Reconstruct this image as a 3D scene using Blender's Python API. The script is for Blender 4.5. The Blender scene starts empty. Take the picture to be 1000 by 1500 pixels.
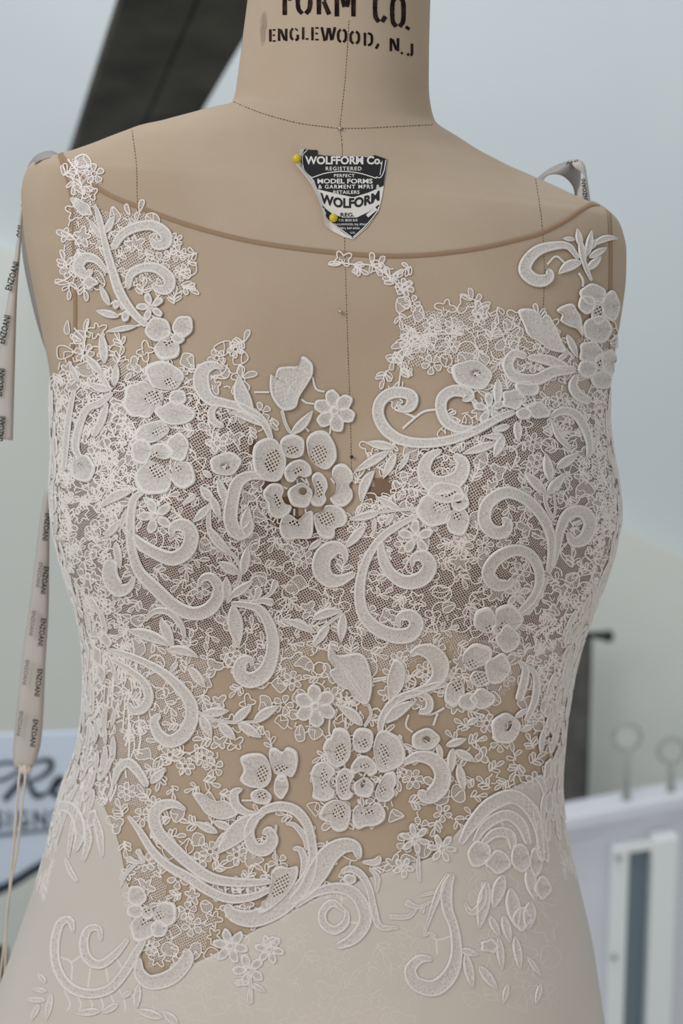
import bpy, math, random
import numpy as np
from mathutils import Vector, Matrix
from mathutils.bvhtree import BVHTree

# ------------------------------------------------------------------ camera, world, lights, exposure
random.seed(7)
rng = np.random.default_rng(7)
scene = bpy.context.scene
COL = scene.collection
FPX, CAMD, PITCH, Z0 = 2209.0, 0.95, math.radians(10.0), 1.38
CAM = np.array([0.0, -CAMD * math.cos(PITCH), Z0 + CAMD * math.sin(PITCH)])
FWD = np.array([0.0, math.cos(PITCH), -math.sin(PITCH)])
UPV = np.array([0.0, math.sin(PITCH), math.cos(PITCH)])
MM = 0.001
PXM = CAMD / FPX                                   # metres for one photograph pixel at the form's axis

cd = bpy.data.cameras.new('camera')
cd.sensor_fit = 'VERTICAL'; cd.sensor_height = 24.0; cd.sensor_width = 16.0
cd.lens = 24.0 * FPX / 1500.0
cd.dof.use_dof = True; cd.dof.focus_distance = 0.845; cd.dof.aperture_fstop = 4.6
cd.clip_start = 0.02
cam = bpy.data.objects.new('camera', cd); COL.objects.link(cam)
cam.location = CAM; cam.rotation_euler = (math.pi / 2 - PITCH, 0, 0)
scene.camera = cam

world = bpy.data.worlds.new('room_light'); scene.world = world
world.use_nodes = True
bg = world.node_tree.nodes['Background']
bg.inputs[0].default_value = (0.88, 0.92, 0.94, 1); bg.inputs[1].default_value = 0.47

def area_light(name, loc, target, size, power, color):
    ld = bpy.data.lights.new(name, 'AREA'); ld.shape = 'RECTANGLE'
    ld.size, ld.size_y = size; ld.energy = power; ld.color = color
    o = bpy.data.objects.new(name, ld); COL.objects.link(o)
    o.location = loc
    o.rotation_euler = (Vector(target) - Vector(loc)).to_track_quat('-Z', 'Y').to_euler()
    return o
area_light('window_daylight', (-1.0, -1.1, 2.3), (0, 0, 1.55), (0.8, 0.8), 12, (1.0, 0.985, 0.965))
area_light('background_fill', (-0.1, 0.75, 3.25), (0.2, 2.2, 0.9), (1.8, 1.0), 25, (0.90, 0.95, 1.0))  # unseen light added to brighten the rear walls and cabinet
area_light('unseen_warm_light', (0.2, -1.0, 0.72), (0.0, 0, 1.13), (0.3, 0.3), 1.3, (1.0, 0.64, 0.40))  # warm light added low in front, out of view, to tint the lower skirt

vs = scene.view_settings
vs.view_transform = 'Standard'; vs.look = 'None'; vs.exposure = 0.0; vs.gamma = 1.0
vs.use_curve_mapping = False

# ------------------------------------------------------------------ helpers
def at(px, py, Y):
    d = FWD + np.array([1.0, 0, 0]) * ((px - 500) / FPX) - UPV * ((py - 750) / FPX)
    return CAM + d * ((Y - CAM[1]) / d[1])

def project(P):
    d = P - CAM
    w = d @ FWD
    return 500 + FPX * d[..., 0] / w, 750 - FPX * (d @ UPV) / w

def lin(r, g, b):
    f = lambda c: (c / 255 / 12.92) if c / 255 <= 0.04045 else ((c / 255 + 0.055) / 1.055) ** 2.4
    return (f(r), f(g), f(b), 1.0)

def tag(o, label=None, cat=None, group=None, kind=None):
    if label: o['label'] = label
    if cat: o['category'] = cat
    if group: o['group'] = group
    if kind: o['kind'] = kind
    return o

def empty(name, loc, label, cat, group=None):
    o = bpy.data.objects.new(name, None); COL.objects.link(o)
    o.location = loc; o.empty_display_size = 0.02
    return tag(o, label, cat, group)

def mesh_obj(name, verts, faces, mat, parent=None, uvs=None, midx=None, smooth=True):
    me = bpy.data.meshes.new(name)
    verts = np.asarray(verts, dtype=float)
    me.from_pydata(verts.tolist(), [], faces if isinstance(faces, list) else faces.tolist())
    for m in (mat if isinstance(mat, (list, tuple)) else [mat]): me.materials.append(m)
    if midx is not None: me.polygons.foreach_set('material_index', np.asarray(midx, dtype=np.int32))
    if smooth: me.polygons.foreach_set('use_smooth', np.ones(len(me.polygons), dtype=bool))
    if uvs is not None:
        lay = me.uv_layers.new(name='uv')
        li = np.zeros(len(me.loops), dtype=np.int32); me.loops.foreach_get('vertex_index', li)
        lay.data.foreach_set('uv', np.asarray(uvs, dtype=np.float32)[li].ravel())
    me.update()
    o = bpy.data.objects.new(name, me); COL.objects.link(o)
    if parent is not None: attach(o, parent)
    return o

def world_loc(p):
    v = Vector((0, 0, 0))
    while p is not None:
        v = v + p.location; p = p.parent
    return v
def attach(o, parent):
    o.parent = parent
    o.matrix_parent_inverse = Matrix.Translation(-world_loc(parent))

class MB:
    """collects boxes, bars and tubes into one mesh"""
    def __init__(s): s.v, s.f = [], []
    def add(s, vv, ff):
        n = len(s.v); s.v += [tuple(map(float, p)) for p in vv]; s.f += [tuple(i + n for i in q) for q in ff]
    def hexa(s, b, t):
        s.add(list(b) + list(t), [(0, 3, 2, 1), (4, 5, 6, 7), (0, 1, 5, 4), (1, 2, 6, 5), (2, 3, 7, 6), (3, 0, 4, 7)])
    def box(s, x0, x1, y0, y1, z0, z1):
        s.hexa([(x0, y0, z0), (x1, y0, z0), (x1, y1, z0), (x0, y1, z0)], [(x0, y0, z1), (x1, y0, z1), (x1, y1, z1), (x0, y1, z1)])
    def tube(s, pts, r, n=10):
        pts = [Vector(p) for p in pts]; rr = r if isinstance(r, (list, tuple)) else [r] * len(pts)
        base = len(s.v)
        for i, p in enumerate(pts):
            t = (pts[min(i + 1, len(pts) - 1)] - pts[max(i - 1, 0)]).normalized()
            a = t.cross(Vector((0, 0, 1)) if abs(t.z) < 0.9 else Vector((1, 0, 0))).normalized(); b = t.cross(a)
            for k in range(n):
                an = 2 * math.pi * k / n
                s.v.append(tuple(p + (a * math.cos(an) + b * math.sin(an)) * rr[i]))
        for i in range(len(pts) - 1):
            for k in range(n):
                k2 = (k + 1) % n
                s.f.append((base + i * n + k, base + i * n + k2, base + (i + 1) * n + k2, base + (i + 1) * n + k))
        s.f.append(tuple(base + k for k in range(n))[::-1]); s.f.append(tuple(base + (len(pts) - 1) * n + k for k in range(n)))
    def ball(s, c, r, n=14, m=9, sq=(1, 1, 1)):
        base = len(s.v)
        for i in range(m + 1):
            a = math.pi * i / m
            for k in range(n):
                b = 2 * math.pi * k / n
                s.v.append((c[0] + r * sq[0] * math.sin(a) * math.cos(b), c[1] + r * sq[1] * math.sin(a) * math.sin(b), c[2] + r * sq[2] * math.cos(a)))
        for i in range(m):
            for k in range(n):
                k2 = (k + 1) % n
                s.f.append((base + i * n + k, base + (i + 1) * n + k, base + (i + 1) * n + k2, base + i * n + k2))
    def build(s, name, mat, parent=None, smooth=False, bevel=0):
        o = mesh_obj(name, s.v, s.f, mat, parent, smooth=smooth)
        if bevel:
            b = o.modifiers.new('bevel', 'BEVEL'); b.width = bevel; b.segments = 2; b.limit_method = 'ANGLE'
        return o

# ------------------------------------------------------------------ materials
def new_mat(name, color, rough=0.8, spec=0.3):
    m = bpy.data.materials.new(name); m.use_nodes = True
    b = m.node_tree.nodes['Principled BSDF']
    b.inputs['Base Color'].default_value = color; b.inputs['Roughness'].default_value = rough
    b.inputs['Specular IOR Level'].default_value = spec
    return m
def nd(m, t, **kw):
    n = m.node_tree.nodes.new(t)
    for k, v in kw.items():
        if k.startswith('in_'): n.inputs[k[3:].replace('_', ' ')].default_value = v
        else: setattr(n, k, v)
    return n
def lk(m, a, b): m.node_tree.links.new(a, b)
def bsdf(m): return m.node_tree.nodes['Principled BSDF']
def noise_tint(m, c1, c2, scale, coord='Object', detail=4, stretch=None, fac=(0.35, 0.65)):
    tc = nd(m, 'ShaderNodeTexCoord'); src = tc.outputs[coord]
    if stretch:
        mp = nd(m, 'ShaderNodeMapping'); mp.inputs['Scale'].default_value = stretch; lk(m, src, mp.inputs[0]); src = mp.outputs[0]
    n = nd(m, 'ShaderNodeTexNoise', in_Scale=scale, in_Detail=detail); lk(m, src, n.inputs['Vector'])
    r = nd(m, 'ShaderNodeValToRGB'); r.color_ramp.elements[0].color = c1; r.color_ramp.elements[1].color = c2
    r.color_ramp.elements[0].position, r.color_ramp.elements[1].position = fac
    lk(m, n.outputs[0], r.inputs[0]); lk(m, r.outputs[0], bsdf(m).inputs['Base Color'])
    return tc, n
def add_bump(m, height_out, strength, dist):
    b = nd(m, 'ShaderNodeBump', in_Strength=strength, in_Distance=dist); lk(m, height_out, b.inputs['Height'])
    lk(m, b.outputs[0], bsdf(m).inputs['Normal'])
def math_node(m, op, a, b=None):
    n = nd(m, 'ShaderNodeMath', operation=op)
    for i, v in enumerate((a, b)):
        if v is None: continue
        if isinstance(v, (int, float)): n.inputs[i].default_value = v
        else: lk(m, v, n.inputs[i])
    return n.outputs[0]

M = {}
# linen cover of the form: fine weave in surface UV (metres)
m = M['linen'] = new_mat('linen_cover', lin(196, 176, 154), 0.9, 0.15)
tc, n0 = noise_tint(m, lin(181, 162, 141), lin(192, 174, 154), 9.0, 'Object')
wx = nd(m, 'ShaderNodeTexNoise', in_Scale=1.0, in_Detail=2.0)
mp = nd(m, 'ShaderNodeMapping'); mp.inputs['Scale'].default_value = (1700, 260, 1); lk(m, tc.outputs['UV'], mp.inputs[0]); lk(m, mp.outputs[0], wx.inputs['Vector'])
wy = nd(m, 'ShaderNodeTexNoise', in_Scale=1.0, in_Detail=2.0)
mp2 = nd(m, 'ShaderNodeMapping'); mp2.inputs['Scale'].default_value = (260, 1700, 1); lk(m, tc.outputs['UV'], mp2.inputs[0]); lk(m, mp2.outputs[0], wy.inputs['Vector'])
add_bump(m, math_node(m, 'ADD', wx.outputs[0], wy.outputs[0]), 0.25, 0.0004)

def sheer(name, color, opacity, rough=0.9):
    m = new_mat(name, color, rough, 0.1); bsdf(m).inputs['Alpha'].default_value = opacity
    return m
M['tulle'] = sheer('illusion_tulle', lin(186, 160, 135), 0.05)
M['cup'] = new_mat('nude_cup_lining', lin(138, 112, 99), 0.95, 0.1)
noise_tint(M['cup'], lin(116, 89, 73), lin(138, 111, 93), 25.0, 'Object')
bsdf(M['cup']).inputs['Alpha'].default_value = 0.85

def net_mat(name, color, pitch, thick, rand=0.25, stretch=(1, 1, 1)):
    m = new_mat(name, color, 0.9, 0.1)
    tc = nd(m, 'ShaderNodeTexCoord'); mp = nd(m, 'ShaderNodeMapping')
    mp.inputs['Scale'].default_value = (stretch[0] / pitch, stretch[1] / pitch, 1)
    mp.inputs['Rotation'].default_value = (0, 0, 0.5)
    lk(m, tc.outputs['UV'], mp.inputs[0])
    v = nd(m, 'ShaderNodeTexVoronoi', voronoi_dimensions='2D', feature='DISTANCE_TO_EDGE', in_Scale=1.0, in_Randomness=rand)
    lk(m, mp.outputs[0], v.inputs['Vector'])
    lk(m, math_node(m, 'LESS_THAN', v.outputs['Distance'], thick), bsdf(m).inputs['Alpha'])
    return m
M['net'] = net_mat('lace_ground_net', lin(228, 218, 212), 1.4e-3, 0.105, 0.42)
M['window_net'] = net_mat('openwork_net', lin(226, 218, 210), 4.6, 0.17, 0.12)      # UV in stitch units
m = M['fill'] = new_mat('lace_petal_fill', lin(232, 224, 219), 0.9, 0.1)
tc = nd(m, 'ShaderNodeTexCoord')
wv = nd(m, 'ShaderNodeTexWave', in_Scale=.12, in_Distortion=1.2, in_Detail=1.0); lk(m, tc.outputs['UV'], wv.inputs['Vector'])
mr = nd(m, 'ShaderNodeMapRange'); lk(m, wv.outputs['Fac'], mr.inputs[0])
mr.inputs[1].default_value = 0.25; mr.inputs[2].default_value = 0.75; mr.inputs[3].default_value = 0.16; mr.inputs[4].default_value = 0.62
lk(m, mr.outputs[0], bsdf(m).inputs['Alpha'])

def cord_mat(name, color, dark, sx, sy, bump, dist):
    m = new_mat(name, color, 0.85, 0.2)
    tc = nd(m, 'ShaderNodeTexCoord'); mp = nd(m, 'ShaderNodeMapping')
    mp.inputs['Scale'].default_value = (sx, sy, 1); lk(m, tc.outputs['UV'], mp.inputs[0])
    n = nd(m, 'ShaderNodeTexNoise', in_Scale=1.0, in_Detail=3.0, in_Roughness=0.6); lk(m, mp.outputs[0], n.inputs['Vector'])
    r = nd(m, 'ShaderNodeValToRGB'); r.color_ramp.elements[0].color = dark; r.color_ramp.elements[1].color = color
    r.color_ramp.elements[0].position, r.color_ramp.elements[1].position = 0.3, 0.55
    lk(m, n.outputs[0], r.inputs[0]); lk(m, r.outputs[0], bsdf(m).inputs['Base Color'])
    add_bump(m, n.outputs[0], bump, dist)
    b = bsdf(m); b.inputs['Sheen Weight'].default_value = 0.15
    return m
M['cord'] = cord_mat('satin_stitch_cotton', lin(239, 234, 230), lin(216, 209, 204), 0.75, 0.3, 0.5, 0.0006)
M['stitch'] = cord_mat('satin_stitch_field', lin(228, 221, 216), lin(178, 168, 161), 0.95, 0.2, 0.8, 0.0007)
M['thread'] = new_mat('lace_thread', lin(240, 232, 226), 0.7, 0.3)
m = M['satin'] = new_mat('satin_crepe', lin(214, 205, 195), 0.55, 0.35)
noise_tint(m, lin(205, 197, 188), lin(213, 205, 196), 6.0, 'Object')
tcs = nd(m, 'ShaderNodeTexCoord'); ns = nd(m, 'ShaderNodeTexNoise', in_Scale=14.0, in_Detail=2.0); lk(m, tcs.outputs['Object'], ns.inputs['Vector'])
add_bump(m, ns.outputs[0], 0.25, 0.004)
M['tonal'] = new_mat('tonal_thread', lin(222, 215, 207), 0.6, 0.3)
M['binding'] = new_mat('neckline_binding', lin(166, 138, 112), 0.8, 0.2)
bsdf(M['binding']).inputs['Alpha'].default_value = 0.85
M['seam'] = new_mat('seam_thread', lin(120, 104, 88), 0.9, 0.1)
M['ink'] = new_mat('stencil_ink', lin(38, 26, 24), 0.85, 0.15)
noise_tint(M['ink'], lin(30, 20, 20), lin(70, 52, 46), 160, 'Object', fac=(0.45, 0.8))
M['smudge'] = sheer('ink_smudge', lin(70, 62, 56), 0.10)
M['paper'] = new_mat('label_paper', lin(226, 220, 214), 0.5, 0.4)
M['label_black'] = new_mat('label_black_print', lin(30, 30, 34), 0.45, 0.4)
M['label_white'] = new_mat('label_white_print', lin(225, 221, 217), 0.5, 0.3)
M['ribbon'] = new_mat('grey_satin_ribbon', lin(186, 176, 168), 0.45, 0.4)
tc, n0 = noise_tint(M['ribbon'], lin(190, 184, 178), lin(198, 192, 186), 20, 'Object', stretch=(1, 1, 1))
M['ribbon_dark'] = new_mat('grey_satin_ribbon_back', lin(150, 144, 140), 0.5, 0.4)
M['ribbon_ink'] = new_mat('ribbon_print', lin(34, 32, 34), 0.6, 0.2)
M['ribbon_ghost'] = new_mat('ribbon_print_show_through', lin(128, 120, 116), 0.6, 0.2)
M['yellow'] = new_mat('yellow_pin_head', lin(214, 190, 40), 0.3, 0.5)
M['steel'] = new_mat('steel_pin', lin(200, 195, 185), 0.25, 0.5); bsdf(M['steel']).inputs['Metallic'].default_value = 1.0
M['cordstring'] = new_mat('hanging_cord', lin(214, 203, 190), 0.8, 0.2)
# room
m = M['wall'] = new_mat('painted_wall', lin(212, 219, 221), 0.9, 0.15)
noise_tint(m, lin(210, 217, 219), lin(216, 222, 223), 1.2, 'Object')
m = M['wall_low'] = new_mat('painted_low_wall', lin(205, 208, 203), 0.9, 0.15)
noise_tint(m, lin(226, 228, 221), lin(231, 233, 226), 1.5, 'Object')
m = M['wood'] = new_mat('dark_stained_timber', lin(58, 55, 52), 0.75, 0.25)
tc, n0 = noise_tint(m, lin(46, 44, 43), lin(78, 74, 66), 3.0, 'Object', detail=6, stretch=(3, 3, 1.0))
add_bump(m, n0.outputs[0], 0.3, 0.004)
m = M['curtain'] = new_mat('charcoal_curtain', lin(82, 82, 80), 0.95, 0.1)
noise_tint(m, lin(92, 91, 88), lin(118, 117, 113), 12, 'Object')
M['black_metal'] = new_mat('black_metal', lin(34, 36, 37), 0.45, 0.5)
M['white_paint'] = new_mat('white_gloss_paint', lin(222, 223, 232), 0.45, 0.4)
noise_tint(M['white_paint'], lin(228, 228, 238), lin(236, 237, 244), 3, 'Object')
M['stile'] = new_mat('pale_green_white_paint', lin(250, 253, 253), 0.5, 0.35)
m = M['glass'] = new_mat('cabinet_glass', lin(120, 136, 146), 0.12, 0.6)
m = M['plate'] = new_mat('frosted_plate', lin(202, 206, 203), 0.5, 0.4)
M['stem'] = new_mat('grey_wire', lin(168, 171, 166), 0.5, 0.4)
m = M['sign'] = new_mat('pale_sign_board', lin(226, 238, 254), 0.6, 0.3)
M['sign_ink'] = new_mat('sign_ink', lin(58, 66, 80), 0.6, 0.3)
M['sign_grey'] = new_mat('sign_grey_ink', lin(120, 132, 148), 0.6, 0.3)
m = M['floor'] = new_mat('floor_boards', lin(200, 200, 196), 0.6, 0.3)
noise_tint(m, lin(196, 197, 193), lin(206, 207, 203), 3, 'Object', stretch=(1, 8, 1))
M['brown'] = new_mat('brown_wood', lin(74, 56, 44), 0.6, 0.3)
noise_tint(M['brown'], lin(64, 48, 38), lin(88, 68, 54), 6, 'Object', stretch=(1, 6, 1))

# ------------------------------------------------------------------ room shell
def plane(name, pts, mat):
    return tag(mesh_obj(name, pts, [tuple(range(len(pts)))], mat, smooth=False), kind='structure')
WY = 2.25
mb = MB(); mb.box(-3, 3, -2.6, WY, -0.05, 0); tag(mb.build('floor', M['floor']), kind='structure')
mb = MB(); mb.box(-3, 3, WY, WY + 0.1, 0, 3.4); tag(mb.build('wall_back', M['wall']), kind='structure')
# lower wall with a raking top edge, standing a few centimetres proud of the gable wall
LY = WY - 0.05
pts = [at(-400, 210, LY), at(40, 375, LY), at(905, 770, LY), at(1000, 818, LY), at(1500, 1060, LY)]
front = [(p[0], LY, p[2]) for p in pts] + [(pts[-1][0], LY, 0), (pts[0][0], LY, 0)]
mb = MB(); nf = len(front)
mb.add(front + [(x, WY, z) for x, y, z in front], [tuple(range(nf))[::-1], tuple(range(nf, 2 * nf))] + [(i, (i + 1) % nf, nf + (i + 1) % nf, nf + i) for i in range(nf)])
tag(mb.build('wall_rear_lower', M['wall_low']), kind='structure')

# ------------------------------------------------------------------ loft of the dress form
# left outline px, right outline px, front depth, back depth, exponent
SEC = [
 (372, -110, 634, -90, .056, .056, 2.0), (364, -20, 631, 0, .056, .056, 2.0), (354, 60, 629, 85, .057, .057, 2.0), (346, 120, 630, 145, .058, .058, 2.0),
 (339, 150, 638, 178, .060, .060, 2.05), (300, 161, 672, 202, .061, .062, 2.1), (240, 177, 715, 228, .063, .065, 2.15), (195, 188, 760, 250, .065, .068, 2.2),
 (150, 205, 800, 267, .067, .070, 2.2), (100, 223, 850, 290, .070, .074, 2.3), (64, 232, 884, 305, .073, .078, 2.3), (45, 242, 902, 319, .076, .080, 2.4),
 (35, 262, 912, 340, .080, .084, 2.4), (32, 292, 917, 368, .084, .088, 2.4), (37, 345, 916, 405, .089, .092, 2.4), (50, 420, 909, 460, .095, .096, 2.35),
 (64, 490, 900, 510, .099, .100, 2.3), (74, 545, 893, 550, .102, .102, 2.25), (77, 600, 889, 600, .105, .104, 2.2), (79, 650, 893, 650, .107, .104, 2.2),
 (77, 700, 902, 700, .108, .104, 2.2), (78, 745, 906, 742, .108, .103, 2.2), (88, 800, 899, 790, .106, .101, 2.2), (101, 845, 883, 845, .103, .098, 2.2),
 (115, 890, 864, 895, .100, .095, 2.2), (123, 940, 847, 945, .097, .092, 2.2), (125, 990, 836, 995, .095, .090, 2.2), (122, 1040, 829, 1040, .094, .090, 2.2),
 (113, 1090, 824, 1090, .094, .092, 2.2), (93, 1145, 821, 1145, .095, .096, 2.2), (74, 1215, 827, 1200, .099, .104, 2.2), (52, 1290, 845, 1280, .106, .112, 2.2),
 (25, 1370, 866, 1370, .113, .120, 2.2), (3, 1430, 877, 1440, .118, .126, 2.2), (-28, 1510, 888, 1510, .122, .132, 2.2), (-75, 1640, 905, 1640, .127, .138, 2.2), (-100, 1760, 915, 1760, .128, .14, 2.2)]
chan = []
for xl, yl, xr, yr, df, db, ex in SEC:
    L, R = at(xl, yl, 0.0), at(xr, yr, 0.0)
    cx = (L[0] + R[0]) / 2; hw = (R[0] - L[0]) / 2 * 0.992
    chan.append([cx, hw, (L[2] + R[2]) / 2, (R[2] - L[2]) / 2, df, db, ex])
chan = np.array(chan)
def pchip(y, sub):
    n = len(y); d = np.diff(y, axis=0); mm = np.zeros_like(y)
    mm[1:-1] = np.where(d[:-1] * d[1:] > 0, 2 * d[:-1] * d[1:] / np.where(np.abs(d[:-1] + d[1:]) < 1e-12, 1, d[:-1] + d[1:]), 0)
    mm[0], mm[-1] = d[0], d[-1]
    out = []
    for i in range(n - 1):
        for k in range(sub):
            t = k / sub
            out.append((2 * t**3 - 3 * t**2 + 1) * y[i] + (t**3 - 2 * t**2 + t) * mm[i] + (-2 * t**3 + 3 * t**2) * y[i + 1] + (t**3 - t**2) * mm[i + 1])
    out.append(y[-1])
    return np.array(out)
SUB, NT = 9, 280
rows = pchip(chan, SUB)
NR = len(rows)
th = np.linspace(0, 2 * math.pi, NT, endpoint=False)            # 0 = photograph right, pi/2 = front
c, s = np.cos(th), np.sin(th)
def loft(rows):
    cx, hw, zc, sl, df, db, ex = [rows[:, i:i + 1] for i in range(7)]
    a = np.sign(c) * np.abs(c) ** (2 / ex); b = np.abs(s) ** (2 / ex)
    x = cx + hw * a; z = zc + sl * a
    y = np.where(s > 0, -df * b, db * b)
    return np.stack([x, y + 0 * x, z + 0 * x], axis=-1)
LP = loft(rows)
BL, BR = at(262, 735, -0.11), at(728, 735, -0.11)
fw = np.clip(s, 0, 1) ** 0.7
for bp in (BL, BR):
    g = np.exp(-(((LP[..., 0] - bp[0]) / .052) ** 2 + ((LP[..., 2] - bp[2]) / .058) ** 2))
    LP[..., 1] -= 0.034 * g * fw
# princess-line hollow between the bust points
g = np.exp(-(((LP[..., 0] - 0.0) / .03) ** 2 + ((LP[..., 2] - BL[2]) / .07) ** 2)); LP[..., 1] += 0.006 * g * fw
def grid_normals(P):
    du = np.roll(P, -1, axis=1) - np.roll(P, 1, axis=1)
    dv = np.gradient(P, axis=0)
    n = np.cross(du, dv); n /= np.maximum(np.linalg.norm(n, axis=-1, keepdims=True), 1e-12)
    ctr = P.mean(axis=1, keepdims=True)
    sg = np.sign(((P - ctr) * n)[..., :2].sum(-1, keepdims=True)); sg[sg == 0] = 1
    return n * sg
LN = grid_normals(LP)
arc = np.concatenate([np.zeros((NR, 1)), np.cumsum(np.linalg.norm(np.diff(LP, axis=1), axis=-1), axis=1)], axis=1)
arc = arc - arc[:, NT // 4:NT // 4 + 1]
LUV = np.stack([arc, LP[..., 2] * np.ones_like(arc)], axis=-1)
idx = np.arange(NR * NT).reshape(NR, NT)
def quads(i0, i1):
    a = idx[i0:i1, :]; b = np.roll(a, -1, axis=1); cc = np.roll(idx[i0 + 1:i1 + 1, :], -1, axis=1); d = idx[i0 + 1:i1 + 1, :]
    return np.stack([a, d, cc, b], axis=-1).reshape(-1, 4)
BQ = quads(0, NR - 1)
FLAT, FLATN, FLATUV = LP.reshape(-1, 3), LN.reshape(-1, 3), LUV.reshape(-1, 2)
PU, PV = project(FLAT)
FACING = ((CAM - FLAT) * FLATN).sum(-1) > 0

def shell(name, off, keep, mat, parent, kind=None):
    q = BQ[keep[BQ].all(axis=1)]
    used = np.unique(q); remap = -np.ones(NR * NT, dtype=int); remap[used] = np.arange(len(used))
    o = mesh_obj(name, FLAT[used] + FLATN[used] * off, remap[q].tolist(), mat, parent, uvs=FLATUV[used])
    return tag(o, kind=kind)
def inside(px, py, poly):
    px, py = np.asarray(px, float), np.asarray(py, float); r = np.zeros(px.shape, bool)
    n = len(poly)
    for i in range(n):
        x1, y1 = poly[i]; x2, y2 = poly[(i + 1) % n]
        cnd = ((y1 > py) != (y2 > py)) & (px < (x2 - x1) * (py - y1) / ((y2 - y1) if y2 != y1 else 1e-9) + x1)
        r ^= cnd
    return r

# surface map: photograph position -> point on the form (used to lay trims and lace on the body)
class SurfaceMap:
    def __init__(s, pos, nor, x0, y0, st, sty=None): s.p, s.n, s.x0, s.y0, s.st, s.sty = pos, nor, x0, y0, st, sty or st
    def __call__(s, x, y, h):
        x, y = np.asarray(x, float), np.asarray(y, float)
        H, W = s.p.shape[:2]
        fx = np.clip((x - s.x0) / s.st, 0, W - 1.001); fy = np.clip((y - s.y0) / s.sty, 0, H - 1.001)
        ix, iy = fx.astype(int), fy.astype(int); tx, ty = (fx - ix)[..., None], (fy - iy)[..., None]
        def bl(A): return (A[iy, ix] * (1 - tx) + A[iy, ix + 1] * tx) * (1 - ty) + (A[iy + 1, ix] * (1 - tx) + A[iy + 1, ix + 1] * tx) * ty
        n = bl(s.n); n /= np.maximum(np.linalg.norm(n, axis=-1, keepdims=True), 1e-9)
        return bl(s.p) + n * (np.asarray(h, float)[..., None] * MM)
bvh = BVHTree.FromPolygons(FLAT.tolist(), BQ.tolist())
X0, Y0, ST = -60.0, -30.0, 3.6
gx = np.arange(X0, 1010, ST); gy = np.arange(Y0, 1545, ST)
pos = np.full((len(gy), len(gx), 3), np.nan); nor = np.zeros_like(pos)
cv = Vector(CAM)
for j, yy in enumerate(gy):
    for i, xx in enumerate(gx):
        d = FWD - UPV * ((yy - 750) / FPX); d = Vector((d[0] + (xx - 500) / FPX, d[1], d[2])).normalized()
        h = bvh.ray_cast(cv, d)
        if h[0] is not None:
            pos[j, i] = h[0]; n = h[1]; nor[j, i] = n if n.dot(d) < 0 else -n
for j in range(len(gy)):
    ok = np.where(~np.isnan(pos[j, :, 0]))[0]
    if len(ok) == 0:
        continue
    for i in range(len(gx)):
        if np.isnan(pos[j, i, 0]):
            k = ok[np.argmin(np.abs(ok - i))]
            pos[j, i] = pos[j, k] + np.array([(i - k) * ST * PXM * .18, 0.0006 * abs(i - k), 0]); nor[j, i] = nor[j, k]
# soften normals so raised trims stay even
for _ in range(2):
    nor[1:-1, 1:-1] = (nor[1:-1, 1:-1] * 2 + nor[:-2, 1:-1] + nor[2:, 1:-1] + nor[1:-1, :-2] + nor[1:-1, 2:]) / 6
FRONT = SurfaceMap(pos, nor, X0, Y0, ST)
# the same in the loft's own coordinates, for the flanks the photograph does not show
R0, R1 = 17 * SUB, 31 * SUB; FSX, FSY = 8.0, 5.6
FLANKS = {'r': (int(NT * .88), int(NT * 1.105)), 'l': (int(NT * .395), int(NT * .62))}
FACE = (nor * (CAM - pos) / np.maximum(np.linalg.norm(CAM - pos, axis=-1, keepdims=True), 1e-9)).sum(-1)
def facing(x, y):
    return FACE[np.clip(((np.asarray(y) - Y0) / ST).astype(int), 0, FACE.shape[0] - 1), np.clip(((np.asarray(x) - X0) / ST).astype(int), 0, FACE.shape[1] - 1)]
def flank_map(t0, t1):
    k = np.arange(t0, t1) % NT
    return SurfaceMap(LP[R0:R1][:, k], LN[R0:R1][:, k], 0, 0, FSX, FSY)

# ------------------------------------------------------------------ 2D drawing helpers (stitch coordinates = photograph px on the surface)
def spline(pts, step=2.6, closed=False):
    p = np.asarray(pts, float)
    if closed: q = np.vstack([p[-1], p, p[0], p[1]])
    else: q = np.vstack([2 * p[0] - p[1], p, 2 * p[-1] - p[-2]])
    out = []
    for i in range(1, len(q) - 2):
        a, b, cc, d = q[i - 1], q[i], q[i + 1], q[i + 2]
        n = max(2, int(np.hypot(*(cc - b)[:2]) / step))
        for k in range(n):
            t = k / n
            out.append(0.5 * (2 * b + (cc - a) * t + (2 * a - 5 * b + 4 * cc - d) * t * t + (3 * b - a - 3 * cc + d) * t**3))
    if not closed: out.append(p[-1])
    return np.array(out)

PROF_T = np.array([-1.0, -.97, -.84, -.62, -.2, .2, .62, .84, .97, 1.0])
PROF_H = np.array([0.0, .6, 1.0, .55, .5, .5, .55, 1.0, .6, 0.0])
LEAF_H = np.array([0.0, .55, 1.0, .75, .5, .5, .75, 1.0, .55, 0.0])
H0 = 1.25            # base height of the heavy embroidery over the form, mm

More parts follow.
